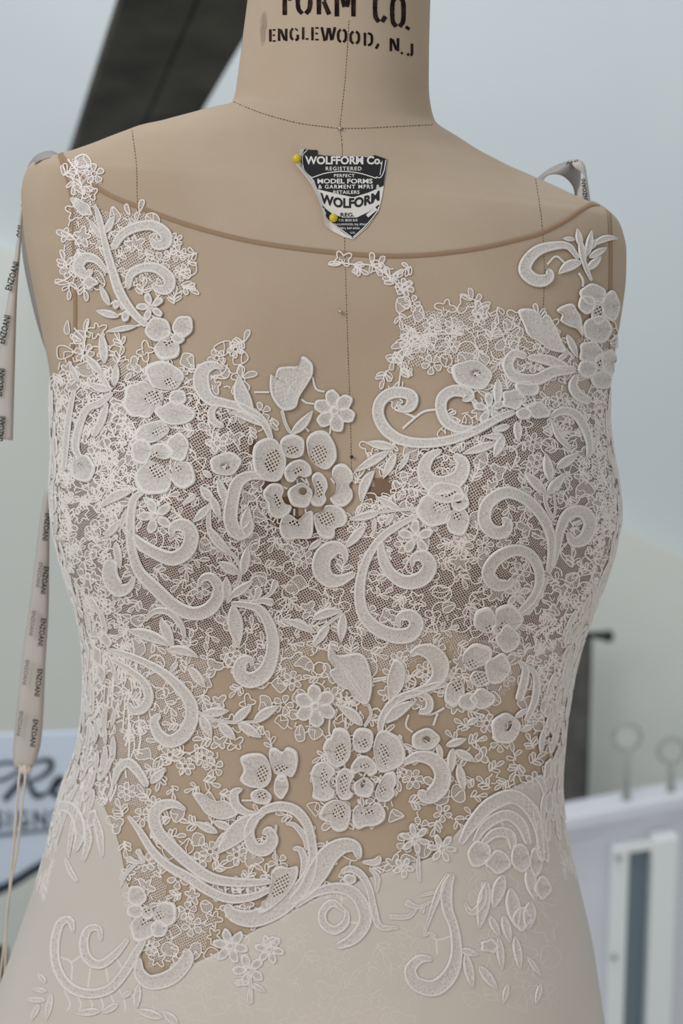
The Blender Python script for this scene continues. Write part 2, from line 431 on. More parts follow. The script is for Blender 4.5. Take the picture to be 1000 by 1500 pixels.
RIM_D = np.array([0, .35, 1.5, 3.2]); RIM_F = np.array([1.0, .96, .78, .52])
def ribbon_geo(cl, w, H, base, prof=PROF_H, capped=True, tt=PROF_T):
    d = np.gradient(cl, axis=0); d /= np.maximum(np.linalg.norm(d, axis=1, keepdims=True), 1e-9)
    n = np.stack([-d[:, 1], d[:, 0]], axis=1)
    sl = np.concatenate([[0], np.cumsum(np.linalg.norm(np.diff(cl, axis=0), axis=1))])
    w = w.copy()
    if capped:
        for dist in (sl, sl[-1] - sl):
            r = np.maximum(w * 0.5, 0.5); k = np.clip(dist / r, 0, 1)
            w *= np.sqrt(np.clip(1 - (1 - k) ** 2, 0.02, 1))
    k = len(tt); hw = w[:, None] * .5
    if k == 10:
        e = np.maximum(hw - RIM_D[None], RIM_F[None] * hw); e = np.concatenate([e, hw * .16], axis=1)
        off = np.concatenate([-e, e[:, ::-1]], axis=1)
    else: off = hw * tt[None, :]
    xy = cl[:, None, :] + n[:, None, :] * off[:, :, None]
    hs = np.clip(w / 10.0, 0.5, 1.0)
    h = base + H * hs[:, None] * prof[None, :]
    h[0] = base + (h[0] - base) * 0.3; h[-1] = base + (h[-1] - base) * 0.3
    uv = np.stack([np.repeat(sl[:, None], k, 1) + cl[0, 0], off], axis=-1)
    N = len(cl)
    ii = np.arange(N * k).reshape(N, k)
    f = np.stack([ii[:-1, :-1], ii[1:, :-1], ii[1:, 1:], ii[:-1, 1:]], axis=-1).reshape(-1, 4)
    if k == 10: return xy.reshape(-1, 2), h.ravel(), uv.reshape(-1, 2), f, np.tile([0, 0, 0, 2, 2, 2, 0, 0, 0], N - 1).tolist()
    return xy.reshape(-1, 2), h.ravel(), uv.reshape(-1, 2), f

class Parts:
    """gathers 2D pieces (already with heights) and builds one mesh through a surface map"""
    def __init__(s): s.xy, s.h, s.uv, s.f, s.mi, s.n = [], [], [], [], [], 0
    def add(s, xy, h, uv, f, mi=0):
        s.xy.append(xy); s.h.append(h); s.uv.append(uv); s.f += (np.asarray(f) + s.n).tolist() if not isinstance(f, list) else [tuple(i + s.n for i in q) for q in f]
        s.mi += list(mi) if isinstance(mi, (list, np.ndarray)) else [mi] * len(f); s.n += len(xy)
    def build(s, name, mats, parent, mp=None):
        mp = mp or FRONT
        xy = np.vstack(s.xy); P = mp(xy[:, 0], xy[:, 1], np.concatenate(s.h))
        return mesh_obj(name, P, s.f, mats, parent, uvs=np.vstack(s.uv), midx=s.mi)

LACE = [M['cord'], M['window_net'], M['stitch']]
def ribbon(name, parent, pts, H=.8, base=H0, prof=PROF_H, mp=None, mats=None):
    p = spline(pts); q = Parts(); q.add(*ribbon_geo(p[:, :2], np.maximum(p[:, 2], 1.0), H, base, prof))
    return q.build(name, mats or LACE, parent, mp)
def leaf_geo(bx, by, tx, ty, w, bend=0.0, H=.85, base=H0):
    a, b = np.array([bx, by], float), np.array([tx, ty], float); d = b - a; L = np.hypot(*d); nrm = np.array([-d[1], d[0]])
    t = np.linspace(0, 1, max(9, int(L / 2.6)))[:, None]
    cl = a + d * t + nrm * (bend * 4 * t * (1 - t))
    t = t[:, 0]; ww = w * np.clip(np.sin(np.pi * np.clip(t, 0, 1) ** 0.85), 0.06, 1) ** 0.75
    return ribbon_geo(cl, ww, H, base, LEAF_H, capped=False)
def blob_geo(outline, center=None, net=None, hole=None, H=.8, base=H0, dome=0.52, planar=False):
    """closed outline (star shaped), satin-stitched rim; net or hole = (cx, cy, rx, ry, rot)"""
    o = np.asarray(outline, float); n = len(o)
    ctr = np.array(center if center is not None else o.mean(axis=0), float)
    inner = net or hole
    if inner:
        ph = np.arctan2(o[:, 1] - inner[1], o[:, 0] - inner[0]); ca, sa = math.cos(inner[4]), math.sin(inner[4])
        pr = ph - inner[4]
        rad = 1.0 / np.sqrt((np.cos(pr) / inner[2]) ** 2 + (np.sin(pr) / inner[3]) ** 2)
        I = np.stack([inner[0] + rad * np.cos(ph), inner[1] + rad * np.sin(ph)], axis=1)
        Rm = max(4.0, np.hypot(*(o - I).T).mean()); fr = [0, min(.05, .4 / Rm), min(.3, 1.6 / Rm), min(.5, 3.4 / Rm), .8, 1.0]; hh = [0, .6, 1.0, .6, .52, .4]
    else:
        I = np.repeat(ctr[None], n, 0); Rm = max(4.0, np.hypot(*(o - ctr).T).mean()); fr = [0, min(.05, .4 / Rm), min(.3, 1.6 / Rm), min(.5, 3.4 / Rm), .62, .9]; hh = [0, .6, 1.0, dome + .05, dome, dome]
    V, Hh = [], []
    for a, b in zip(fr, hh):
        V.append(o * (1 - a) + I * a); Hh.append(np.full(n, base + H * b))
    k = len(fr); ii = np.arange(n * k).reshape(k, n); jj = np.roll(ii, -1, axis=1)
    F = np.stack([ii[:-1], ii[1:], jj[1:], jj[:-1]], axis=-1).reshape(-1, 4).tolist(); mi = [0] * (3 * n) + [2] * (len(F) - 3 * n)
    xy = np.vstack(V); h = np.concatenate(Hh)
    rel = xy - ctr
    ang = np.tile(np.unwrap(np.arctan2(o[:, 1] - ctr[1], o[:, 0] - ctr[0])), k)
    uv = np.stack([ang * 0.75 * np.hypot(*(o - ctr).T).mean() + ctr[0], np.hypot(rel[:, 0], rel[:, 1])], axis=1)
    c2 = np.array(inner[:2]) if inner else ctr
    if planar: uv = np.stack([xy[:, 0] * .8 + xy[:, 1] * .6, xy[:, 1] * .8 - xy[:, 0] * .6], 1)
    if not hole:
        b0 = len(xy); xy = np.vstack([xy, I if inner else V[-1], c2[None]])
        h = np.concatenate([h, h[-n:], [base + H * (.35 if inner else dome)]]); uv = np.vstack([uv, (I if inner else V[-1]) , c2[None]])
        for q in range(n):
            F.append((b0 + q, b0 + n, b0 + (q + 1) % n)); mi.append(1 if net else 2)
    else:
        b0 = len(xy); xy = np.vstack([xy, I]); h = np.concatenate([h, np.full(n, base)]); uv = np.vstack([uv, I])
        for q in range(n):
            F.append((ii[-1, q], b0 + q, b0 + (q + 1) % n, jj[-1, q])); mi.append(0)
    return xy, h, uv, F, mi
def ell(cx, cy, rx, ry, rot=0.0, lobes=0, amp=0.0, ph=0.0, n=None):
    n = n or max(18, int((rx + ry) * 1.5)); a = np.linspace(0, 2 * math.pi, n, endpoint=False)
    r = 1 + amp * np.cos(lobes * a + ph) + 0.03 * np.sin(3 * a + cx) + 0.04 * np.sin(5 * a + cy)
    x, y = rx * r * np.cos(a), ry * r * np.sin(a); ca, sa = math.cos(rot), math.sin(rot)
    return np.stack([cx + x * ca - y * sa, cy + x * sa + y * ca], axis=1)

# ------------------------------------------------------------------ dress form
form = empty('dress_form', (0, 0, 0), 'beige linen dress form with a stencilled neck, wearing the lace gown', 'dress form')
shell('linen_cover', 0.0, np.ones(NR * NT, bool), M['linen'], form)
mb = MB(); mb.tube([(0.0, 0, 0.03), (0.0, 0, 1.10)], 0.018, 16); mb.build('stand_pole', M['black_metal'], form, True)
mb = MB(); mb.tube([(0, 0, 0.0), (0, 0, 0.015), (0, 0, 0.03)], [0.2, 0.2, 0.02], 32); mb.build('stand_base', M['black_metal'], form, False)
def seam(name, pts, w=1.8, dashed=True):
    p = spline(np.array(pts, float), 1.5); q = Parts()
    w_ = np.full(len(p), w)
    if dashed:
        k = 3
        for i in range(0, len(p) - k, k):
            q.add(*ribbon_geo(p[i:i + 3, :2], w_[i:i + 3] * random.uniform(.7, 1.15), .35, 0.05, np.array([0, 1., 0]), False, np.array([-1., 0, 1.])))
    else: q.add(*ribbon_geo(p[:, :2], w_, .3, 0.05, np.array([0, 1., 0]), False, np.array([-1., 0, 1.])))
    return q.build(name, M['seam'], form)
seam('neck_seam', [(342, 149), (370, 161), (400, 171), (440, 181), (478, 186), (497, 188), (530, 188), (570, 186), (610, 184), (636, 183)])
seam('center_front_seam', [(511, 30), (508, 80), (505, 120), (500, 165), (498, 188), (501, 215), (503, 300), (506, 400), (509, 500), (512, 580), (514, 650), (515, 720)], 1.5)
seam('princess_seam', [(193, 190), (196, 210), (200, 245), (201, 290), (205, 350), (212, 420), (225, 520)], 1.6)
seam('princess_seam', [(784, 262), (790, 300), (794, 335), (797, 400), (794, 470), (788, 540)], 1.4)
# stencilled words on the neck
GL = {'E': [[(.2, 0), (.2, 1)], [(.5, .95), (.9, .95)], [(.5, .52), (.8, .52)], [(.5, .05), (.9, .05)]],
 'F': [[(.2, 0), (.2, 1)], [(.5, .95), (.95, .95)], [(.5, .5), (.8, .5)]],
 'N': [[(.14, 0), (.14, 1)], [(.3, .92), (.72, .08)], [(.88, 0), (.88, 1)]],
 'G': [[(.38, .04), (.16, .25), (.16, .75), (.38, .96)], [(.6, .96), (.86, .78)], [(.86, .45), (.86, .1), (.62, .03)]],
 'L': [[(.25, 0), (.25, 1)], [(.55, .05), (.9, .05)]],
 'W': [[(.05, 1), (.25, 0)], [(.35, .05), (.5, .95)], [(.58, .95), (.72, .05)], [(.78, .1), (.97, 1)]],
 'O': [[(.4, .02), (.16, .22), (.16, .78), (.4, .98)], [(.62, .02), (.86, .22), (.86, .78), (.62, .98)]],
 'D': [[(.2, 0), (.2, 1)], [(.5, .97), (.84, .8), (.84, .2), (.5, .03)]],
 'R': [[(.18, 0), (.18, 1)], [(.45, .97), (.82, .85), (.82, .6), (.45, .5)], [(.5, .42), (.86, 0)]],
 'M': [[(.1, 0), (.1, 1)], [(.22, .95), (.46, .3)], [(.56, .3), (.76, .95)], [(.88, 0), (.88, 1)]],
 'C': [[(.4, .02), (.16, .22), (.16, .78), (.4, .98)], [(.62, .98), (.86, .8)], [(.62, .02), (.86, .2)]],
 'J': [[(.75, 1), (.75, .2), (.6, .03)], [(.4, .02), (.25, .2)]],
 '.': [[(.4, .0), (.6, .12)]], ',': [[(.62, .16), (.5, .0), (.28, -.24)]]}
def stencil(ch, x0, x1, yb, yt, th):
    q = Parts()
    for st in GL[ch]:
        p = [(x0 + (x1 - x0) * a, yb + (yt - yb) * b) for a, b in st]
        vert = abs(p[-1][1] - p[0][1]) > abs(p[-1][0] - p[0][0])
        pp = spline(np.array(p), 2.0) if len(p) > 2 else np.linspace(p[0], p[-1], 6)
        ww = np.full(len(pp), th if (vert or ch in '.,') else th * .62)
        ww = ww * (1 + rng.normal(0, .05, len(pp)))
        q.add(*ribbon_geo(pp, ww, .05, .30, np.array([1., 1, 1]), False, np.array([-1., 0, 1.])))
    return q.build('stencil_letter', M['ink'], form)
for ch, a, b, yb, yt in [('F', 414, 430, 22, -24), ('O', 433, 457, 21, -24), ('R', 463, 485, 21, -24), ('M', 490, 521, 24, -22), ('C', 546, 567, 33, -12), ('O', 571, 593, 40, -6), ('.', 590, 603, 43, 12)]:
    stencil(ch, a, b, yb, yt, 6.5)
for ch, a, b, yb, yt in [('E', 394, 405, 61, 43), ('N', 407, 421, 60, 42), ('G', 424, 438, 59, 41), ('L', 441, 453, 58, 40), ('E', 455, 468, 59, 40), ('W', 470, 491, 60, 40),
                         ('O', 493, 508, 62, 43), ('O', 511, 527, 64, 46), ('D', 531, 546, 67, 48), (',', 547, 558, 67, 49), ('N', 570, 584, 75, 56), ('.', 583, 593, 79, 60), ('J', 593, 606, 82, 64)]:
    stencil(ch, a, b, yb, yt, 3.6)
q = Parts()
for (sx, sy, rx, ry) in [(386, 40, 5, 22), (385, 52, 4, 16), (388, 30, 4, 14)]: q.add(*blob_geo(ell(sx, sy, rx, ry), H=.02, base=.2 + .02 * rx))
q.build('ink_smudge', [M['smudge'], M['smudge']], form)

# ------------------------------------------------------------------ wedding dress: base layers
dress = empty('wedding_dress', (0, 0, 0), 'ivory wedding dress with a sheer lace bodice and satin skirt on the dress form', 'dress')
NECK = [(86, 224), (96, 236), (112, 252), (135, 270), (165, 288), (200, 302), (250, 321), (300, 337), (360, 352), (420, 362), (480, 369), (540, 374), (590, 375), (640, 372), (700, 364), (750, 353), (790, 342), (825, 325), (850, 308), (868, 299), (890, 299)]
ARM_L = [(86, 224), (92, 242), (100, 265), (106, 300), (108, 350), (110, 420), (110, 480), (104, 530), (76, 560)]
ARM_R = [(890, 299), (893, 330), (894, 380), (893, 440), (891, 500), (888, 540)]
neck_s, al_s, ar_s = spline(NECK, 6), spline(ARM_L, 6), spline(ARM_R, 6)
BODICE = [tuple(p) for p in neck_s] + [tuple(p) for p in ar_s] + [(1100, 540), (1100, 1420), (-200, 1420), (-200, 560)] + [tuple(p) for p in al_s[::-1]]
SKIRT = [(-300, 1125), (88, 1135), (140, 1165), (170, 1220), (188, 1300), (205, 1390), (222, 1432), (300, 1404), (345, 1378), (400, 1348), (455, 1318), (520, 1292), (560, 1279), (600, 1266), (640, 1250), (672, 1215), (705, 1180), (745, 1155), (800, 1132), (1100, 1105), (1400, 1900), (-600, 1900)]
back_low = (~FACING) & (FLAT[:, 2] < at(500, 560, 0)[2])
in_b = np.where(FACING, inside(PU, PV, BODICE), back_low)
in_s = np.where(FACING, inside(PU, PV, SKIRT), FLAT[:, 2] < at(500, 1140, 0)[2])
shell('illusion_tulle', 0.45 * MM, in_b & ~in_s | (in_b & inside(PU, PV, [(-200, 1100), (1100, 1100), (1100, 1340), (-200, 1340)])), M['tulle'], dress)
CUPS = [(70, 640), (110, 580), (170, 545), (250, 560), (330, 590), (380, 640), (420, 720), (470, 775), (515, 750), (540, 700), (600, 660), (680, 640), (760, 600), (830, 590), (890, 620), (1000, 700), (920, 800), (860, 920), (790, 950), (700, 940), (640, 920), (580, 945), (520, 950), (450, 940), (400, 960), (320, 975), (240, 940), (170, 930), (100, 920), (40, 760)]
shell('cup_lining', 0.22 * MM, FACING & inside(PU, PV, CUPS) | (back_low & (FLAT[:, 2] > at(500, 930, 0)[2])), M['cup'], dress)
# lace region and its clear openings
LACE_A = [(98, 238), (112, 228), (132, 238), (152, 268), (138, 288), (152, 308), (212, 308), (246, 335), (282, 372), (277, 430), (236, 442), (205, 425), (170, 400), (140, 425), (102, 425), (82, 392), (100, 330)]
LACE_B = [(96, 500), (125, 478), (160, 490), (212, 500), (236, 535), (270, 525), (300, 540), (332, 505), (368, 482), (352, 540), (380, 580), (402, 622), (372, 650), (385, 700), (400, 760), (450, 790), (518, 738), (526, 690), (540, 645), (580, 648), (640, 660), (640, 620), (668, 600), (705, 600), (700, 562), (650, 545), (606, 550), (584, 590), (564, 575), (560, 530), (578, 500), (572, 470), (605, 450), (570, 440), (568, 410), (520, 398), (482, 390), (500, 378), (540, 368), (575, 382), (610, 392), (596, 432), (640, 455), (680, 442), (690, 425), (722, 458), (790, 460), (832, 505), (860, 480), (905, 480), (905, 600), (920, 740), (900, 830), (855, 930), (838, 1040), (830, 1128), (760, 1152), (690, 1210), (645, 1252), (590, 1272), (545, 1288), (400, 1352), (312, 1396), (217, 1428), (196, 1350), (180, 1250), (160, 1185), (60, 1195), (100, 1090), (110, 1000), (100, 885), (60, 740), (66, 600)]
WINDOWS = [[(318, 965), (347, 1000), (335, 1032), (303, 1022)], [(383, 1005), (412, 1002), (420, 1020), (398, 1028), (384, 1022)], [(335, 1090), (420, 1090), (450, 1075), (475, 1075), (462, 1120), (458, 1180), (490, 1225), (545, 1215), (590, 1200), (585, 1240), (540, 1264), (500, 1232), (470, 1238), (430, 1180), (375, 1186), (330, 1165), (322, 1120)],
 [(542, 992), (566, 985), (562, 1030), (548, 1050), (538, 1020)], [(560, 1062), (600, 1045), (640, 1022), (668, 1040), (668, 1062), (640, 1072), (610, 1092), (590, 1080)], [(172, 1188), (194, 1184), (215, 1222), (222, 1252), (186, 1248)], [(248, 1162), (284, 1158), (280, 1186), (262, 1192)], [(378, 1200), (450, 1208), (450, 1262), (400, 1262), (398, 1230)],
 [(535, 690), (560, 692), (572, 715), (545, 735), (536, 720)], [(510, 690), (525, 680), (524, 735), (512, 745)], [(570, 590), (640, 585), (648, 640), (590, 640)], [(642, 940), (662, 958), (650, 982), (636, 975)], [(296, 560), (306, 565), (310, 580), (300, 585)], [(715, 1040), (760, 1000), (772, 1020), (760, 1060)], [(560, 540), (600, 545), (660, 530), (660, 570), (600, 572)]]
def in_lace(x, y, windows=True):
    r = inside(x, y, LACE_A) | inside(x, y, LACE_B)
    if windows:
        for w in WINDOWS: r &= ~inside(x, y, w)
    return r
NETR = [(66, 560), (160, 520), (300, 560), (400, 640), (385, 700), (450, 790), (520, 740), (540, 660), (640, 660), (700, 600), (570, 560), (580, 460), (690, 440), (800, 465), (905, 500), (930, 740), (860, 930), (840, 1060), (760, 1040), (700, 1040), (650, 950), (560, 1000), (470, 950), (420, 1000), (330, 990), (330, 1080), (240, 1090), (210, 1200), (260, 1330), (330, 1330), (300, 1400), (215, 1420), (180, 1250), (60, 1180), (110, 1000), (50, 740)]
net_keep = np.where(FACING, (inside(PU, PV, NETR) | inside(PU, PV, LACE_A)) & in_lace(PU, PV), back_low) & ~in_s
shell('lace_ground_net', 0.7 * MM, net_keep, M['net'], dress)
shell('back_lining', 0.5 * MM, back_low & ~in_s & (np.abs(np.arctan2(FLAT[:, 1], FLAT[:, 0]) - math.pi / 2) < 1.0), M['satin'], dress)
# clean upper edge of the satin
ed = spline(np.array(SKIRT[1:-3], float), 3); ed = ed[(ed[:, 0] > 84) & (ed[:, 0] < 822)]
q = Parts(); ks = np.linspace(0, 1, 8); d_ = np.gradient(ed, axis=0); d_ /= np.linalg.norm(d_, axis=1, keepdims=True)
dn = np.stack([-d_[:, 1], d_[:, 0]], 1); dn = dn * np.sign(dn[:, 1:2] + 1e-6) ; dn = np.where(ed[:, :1] < 215, np.stack([-np.ones(len(ed)), np.full(len(ed), .25)], 1), np.stack([np.zeros(len(ed)), np.ones(len(ed))], 1))
xy = np.stack([ed + dn * 26 * k + np.array([0, 0]) for k in ks], 1); nE = len(ed); ii = np.arange(nE * 8).reshape(nE, 8)
q.add(xy.reshape(-1, 2), np.tile(np.concatenate([[.5], np.full(6, 1.02), [.96]]), nE), xy.reshape(-1, 2) * 1e-3, np.stack([ii[:-1, :-1], ii[1:, :-1], ii[1:, 1:], ii[:-1, 1:]], -1).reshape(-1, 4))
SKIRT_EDGE = q
# satin skirt: fitted top plus the flare to the floor
SKIRT_EDGE.build('satin_edge', M['satin'], dress)
SK2 = [(x + (-5 if x < 230 and y > 1150 else 0), y + 5) for x, y in SKIRT]; in_s2 = np.where(FACING, inside(PU, PV, SK2), in_s)
top = shell('satin_skirt', 0.95 * MM, in_s2, M['satin'], dress)
kk = NR - 1
ring = LP[kk] + LN[kk] * 0.95 * MM
fl = [ring * 1.0]
for i, (z, gsc) in enumerate([(0.85, 1.02), (0.62, 1.06), (0.38, 1.14), (0.2, 1.3), (0.08, 1.5), (0.004, 1.65)]):
    r2 = ring.copy(); cen = ring.mean(axis=0)
    wob = 1 + (0.012 * i) * np.sin(th * 9)
    r2[:, :2] = cen[:2] + (ring[:, :2] - cen[:2]) * gsc * wob[:, None]; r2[:, 2] = z + (ring[:, 2] - cen[2]) * max(0, 1 - i * .25)
    fl.append(r2)
fl = np.array(fl); ii = np.arange(fl.shape[0] * NT).reshape(-1, NT); jj = np.roll(ii, -1, axis=1)
mesh_obj('skirt_flare', fl.reshape(-1, 3), np.stack([ii[:-1], ii[1:], jj[1:], jj[:-1]], -1).reshape(-1, 4).tolist(), M['satin'], dress)
# bindings
def binding(name, pts, w, h=.7, base=.4):
    p = spline(np.array(pts, float), 3); q = Parts()
    q.add(*ribbon_geo(p[:, :2], np.full(len(p), w), h, base, np.array([0, .8, 1, .8, 0]), True, np.array([-1, -.7, 0, .7, 1.])))
    return q.build(name, M['binding'], dress)
binding('neckline_binding', NECK, 7.0)
binding('armhole_binding', ARM_L[:-1], 5.5)
binding('armhole_binding', ARM_R, 5.5)

# ------------------------------------------------------------------ heavy embroidery, traced motif by motif
def S(*p, H=.95, base=H0, name='lace_scroll'): return ribbon(name, dress, p, H, base)
def Lf(bx, by, tx, ty, w, bend=0.0, base=H0, parent=None):
    q = Parts(); q.add(*leaf_geo(bx, by, tx, ty, w, bend, base=base)); return q.build('lace_leaf', LACE, parent or dress)
def B(cx, cy, rx, ry, rot=0.0, lobes=0, amp=0.0, net=None, hole=None, base=H0, name='lace_petal', parent=None, H=.95, ph=0.0):
    q = Parts(); q.add(*blob_geo(ell(cx, cy, rx, ry, rot, lobes, amp, ph), (cx, cy), net, hole, H, base)); return q.build(name, LACE, parent or dress)
def Pg(pts, net=None, hole=None, base=H0, name='lace_petal', parent=None, H=.95, center=None):
    o = spline(np.array(pts, float), 3, closed=True)
    q = Parts(); q.add(*blob_geo(o, center, net, hole, H, base, planar=name in ('lace_leaf', 'lace_tulip'))); return q.build(name, LACE, parent or dress)
def star(cx, cy, r, n, ph, pw, core=0.22, name='lace_star_flower', base=H0, skip=()):
    ctr = B(cx, cy, r * core, r * core, base=base + .3, name=name)
    for i in range(n):
        a = ph + 2 * math.pi * i / n
        if i in skip: continue
        B(cx + math.cos(a) * r * .58, cy + math.sin(a) * r * .58, r * .45, pw, a, base=base, name='petal', parent=ctr, H=.7)
    return ctr
def flower(center, petals, name='lace_flower'):
    """center: blob args; petals: list of dicts for B or Pg, all children of the flower's heart"""
    ctr = B(*center[0], name=name, **center[1])
    for a in petals:
        if isinstance(a[0], list): Pg(a[0], name='petal', parent=ctr, **(a[1] if len(a) > 1 else {}))
        else: B(*a[0], name='petal', parent=ctr, **(a[1] if len(a) > 1 else {}))
    return ctr
def T(pts, w=3.0):
    bars = Parts()
    p = spline(np.array(pts, float), 3) if len(pts) > 2 else np.linspace(pts[0], pts[1], 8)
    bars.add(*ribbon_geo(p[:, :2], np.full(len(p), w), .8, H0 - .45, np.array([0, 1., 0]), False, np.array([-1., 0, 1.])))
    return bars.build('lace_bar', LACE, dress)

# -- left strap spray
S((146, 318, 4), (152, 340, 8), (158, 366, 11), (166, 395, 13), (177, 428, 15), (195, 456, 13), (217, 478, 10))
S((167, 366, 10), (180, 345, 14), (200, 334, 15), (224, 331, 16), (242, 342, 18), (244, 356, 18), (230, 360, 14), (222, 349, 6))
S((189, 424, 8), (193, 403, 13), (210, 393, 14), (232, 394, 16), (249, 409, 18), (246, 424, 17), (231, 423, 12), (226, 413, 5))
S((160, 400, 6), (143, 381, 12), (126, 378, 16), (117, 391, 18), (127, 403, 15), (138, 395, 6))
B(134, 414, 11, 9, lobes=4, amp=.15); B(123, 305, 17, 9, .7, lobes=5, amp=.1)
for a in [(154, 346, 141, 299, 10), (152, 352, 132, 322, 10), (156, 342, 169, 317, 12), (162, 448, 148, 417, 10), (176, 464, 143, 455, 12), (202, 478, 157, 486, 9), (183, 455, 178, 442, 7), (105, 290, 120, 304, 9)]: Lf(*a)
B(186, 463, 6, 9, .2); B(172, 446, 5, 7)
star(222, 450, 21, 5, -.6, 5.5)
flower(((247, 494, 9, 8), dict(net=(247, 494, 6, 5, 0))), [((233, 483, 19, 18),), ((269, 479, 15, 17, .4),), ((246, 513, 19, 16), dict(net=(248, 503, 7, 5, 0))), ((262, 496, 10, 9),)])
for a_ in [((160, 447), (172, 440)), ((172, 462), (190, 456)), ((200, 478), (214, 474)), ((186, 455), (192, 450)), ((150, 350), (158, 362)), ((168, 320), (160, 350)), ((222, 462), (240, 474)), ((244, 420), (228, 440))]: T(a_, 3.2)
# -- left bust flowers
flower(((262, 584, 13, 12), dict(base=1.5)), [((242, 551, 29, 21, .35), dict(net=(252, 562, 10, 6, .5))), ((209, 587, 28, 27, .3), dict(lobes=7, amp=.05, net=(228, 584, 14, 10, -.1))), ((258, 607, 28, 17, .1), dict(lobes=4, amp=.07))])
flower(((240, 662, 17, 12, .2), dict(net=(230, 667, 5, 4, 0), base=1.5)), [((224, 634, 27, 15, -.3), dict(net=(236, 632, 12, 5, -.5))), ((262, 656, 16, 21),), ((210, 662, 15, 19),), ((227, 702, 27, 24, .2), dict(net=(234, 690, 13, 10, .3))), ((270, 697, 17, 20), dict(net=(262, 688, 5, 5, 0)))])
# left leaf cluster
for a in [(170, 566, 173, 532, 12), (156, 532, 151, 487, 14), (152, 548, 128, 520, 13), (168, 569, 131, 560, 13, -.1), (165, 575, 148, 545, 9), (196, 720, 151, 743, 15, .1), (118, 560, 104, 530, 9)]: Lf(*a)
S((168, 575, 6), (150, 590, 12), (130, 600, 11), (118, 628, 12), (114, 656, 11), (122, 674, 8))
B(125, 687, 17, 20, hole=(120, 681, 3, 3, 0), name='lace_ring')
S((160, 590, 5), (152, 615, 12), (140, 640, 8)); S((112, 570, 6), (104, 610, 9), (100, 650, 9), (97, 690, 6))
# crescent and tendrils beside the big flower
S((329, 541, 5), (313, 536, 14), (298, 545, 22), (296, 566, 24), (308, 586, 18), (330, 592, 14), (358, 600, 14), (384, 618, 13), (397, 645, 7))
S((322, 592, 6), (311, 602, 11), (312, 617, 12), (328, 627, 8))
Lf(393, 626, 336, 605, 14, .05); Lf(371, 607, 351, 550, 24, -.12)
Pg([(396, 549), (402, 554), (407, 540), (422, 537), (436, 536), (443, 522), (457, 532), (458, 548), (450, 563), (438, 582), (432, 598), (415, 602), (402, 590), (395, 572)], center=(424, 566), name='lace_tulip')
S((412, 600, 5), (417, 620, 5), (425, 636, 5)); Lf(425, 636, 457, 602, 15, .05)
star(490, 602, 31, 6, -1.75, 11)
T([(457, 552), (463, 570), (475, 574)]); T([(441, 585), (448, 590), (460, 592)]); T([(484, 622), (482, 636), (470, 640)]); T([(372, 575), (394, 575)]); T([(442, 622), (452, 632)])
for pts in [[(413, 598, 2), (420, 578, 4), (434, 556, 3)], [(405, 585, 2), (406, 565, 4), (416, 546, 2)], [(428, 596, 2), (440, 570, 4), (452, 545, 2)]]: S(*pts, H=.5, base=H0 + .35, name='lace_vein')
# -- big upper flower
def traced_flower(sc, ox, oy, oy2, heart, petals):
    c_ = lambda q, oy_=oy: [(ox + x / sc, oy_ + y / sc) for x, y in q]
    i_ = lambda e, oy_=oy: (ox + e[0] / sc, oy_ + e[1] / sc, e[2] / sc, e[3] / sc, e[4])
    hx, hy, hr, hole = heart
    ctr = B(ox + hx / sc, oy + hy / sc, hr / sc, hr / sc, hole=i_(hole), name='lace_flower', base=1.7)
    for p, kw in petals:
        oy_ = oy2 if kw.get('low') else oy
        k2 = {q: i_(kw[q], oy_) for q in ('net', 'hole') if q in kw}
        Pg(c_(p, oy_), name='petal', parent=ctr, base=kw.get('base', H0), **k2)
traced_flower(2.849, 293, 498, 498, (413, 648, 52, (425, 630, 17, 15, .3)), [
 ([(215, 490), (225, 440), (265, 412), (310, 415), (335, 450), (355, 500), (345, 555), (320, 590), (260, 585), (225, 550)], dict(net=(298, 505, 30, 48, .25))),
 ([(330, 430), (355, 400), (395, 395), (430, 415), (432, 455), (420, 485), (380, 495), (345, 480)], dict(net=(382, 462, 26, 18, 0))),
 ([(440, 430), (455, 395), (490, 378), (530, 385), (560, 430), (570, 470), (565, 505), (530, 540), (490, 530), (455, 495)], dict(net=(492, 478, 34, 40, .5))),
 ([(548, 560), (560, 525), (600, 515), (635, 545), (640, 580), (622, 605), (638, 630), (635, 665), (600, 695), (560, 688), (540, 660), (562, 640), (568, 600)], {}),
 ([(475, 725), (510, 715), (520, 690), (560, 688), (600, 705), (617, 745), (600, 775), (565, 785), (560, 820), (530, 832), (495, 815), (475, 770)], dict(net=(525, 742, 36, 30, .4))),
 ([(330, 760), (345, 725), (380, 730), (405, 748), (440, 718), (468, 715), (470, 770), (460, 825), (400, 828), (350, 832), (328, 795)], dict(net=(388, 762, 26, 12, .2))),
 ([(260, 630), (290, 600), (330, 600), (345, 625), (335, 650), (350, 680), (378, 692), (365, 725), (320, 745), (285, 720), (278, 680), (262, 655)], dict(net=(318, 672, 11, 30, -.3))),
 ([(345, 545), (375, 510), (420, 498), (455, 522), (462, 560), (432, 574), (405, 566), (385, 592), (358, 588)], dict(base=1.5, net=(404, 545, 24, 11, -.4))),
 ([(462, 572), (490, 550), (520, 570), (532, 610), (518, 640), (525, 665), (505, 692), (470, 692), (455, 668), (476, 630)], dict(base=1.45, net=(494, 620, 13, 38, -.1)))])
for a_ in [((447, 700), (452, 712)), ((434, 702), (436, 716)), ((458, 660), (462, 672)), ((484, 700), (490, 708)), ((448, 708), (440, 700)), ((410, 712), (420, 716)), ((430, 745), (430, 755)), ((446, 744), (448, 754))]: T(a_, 3)
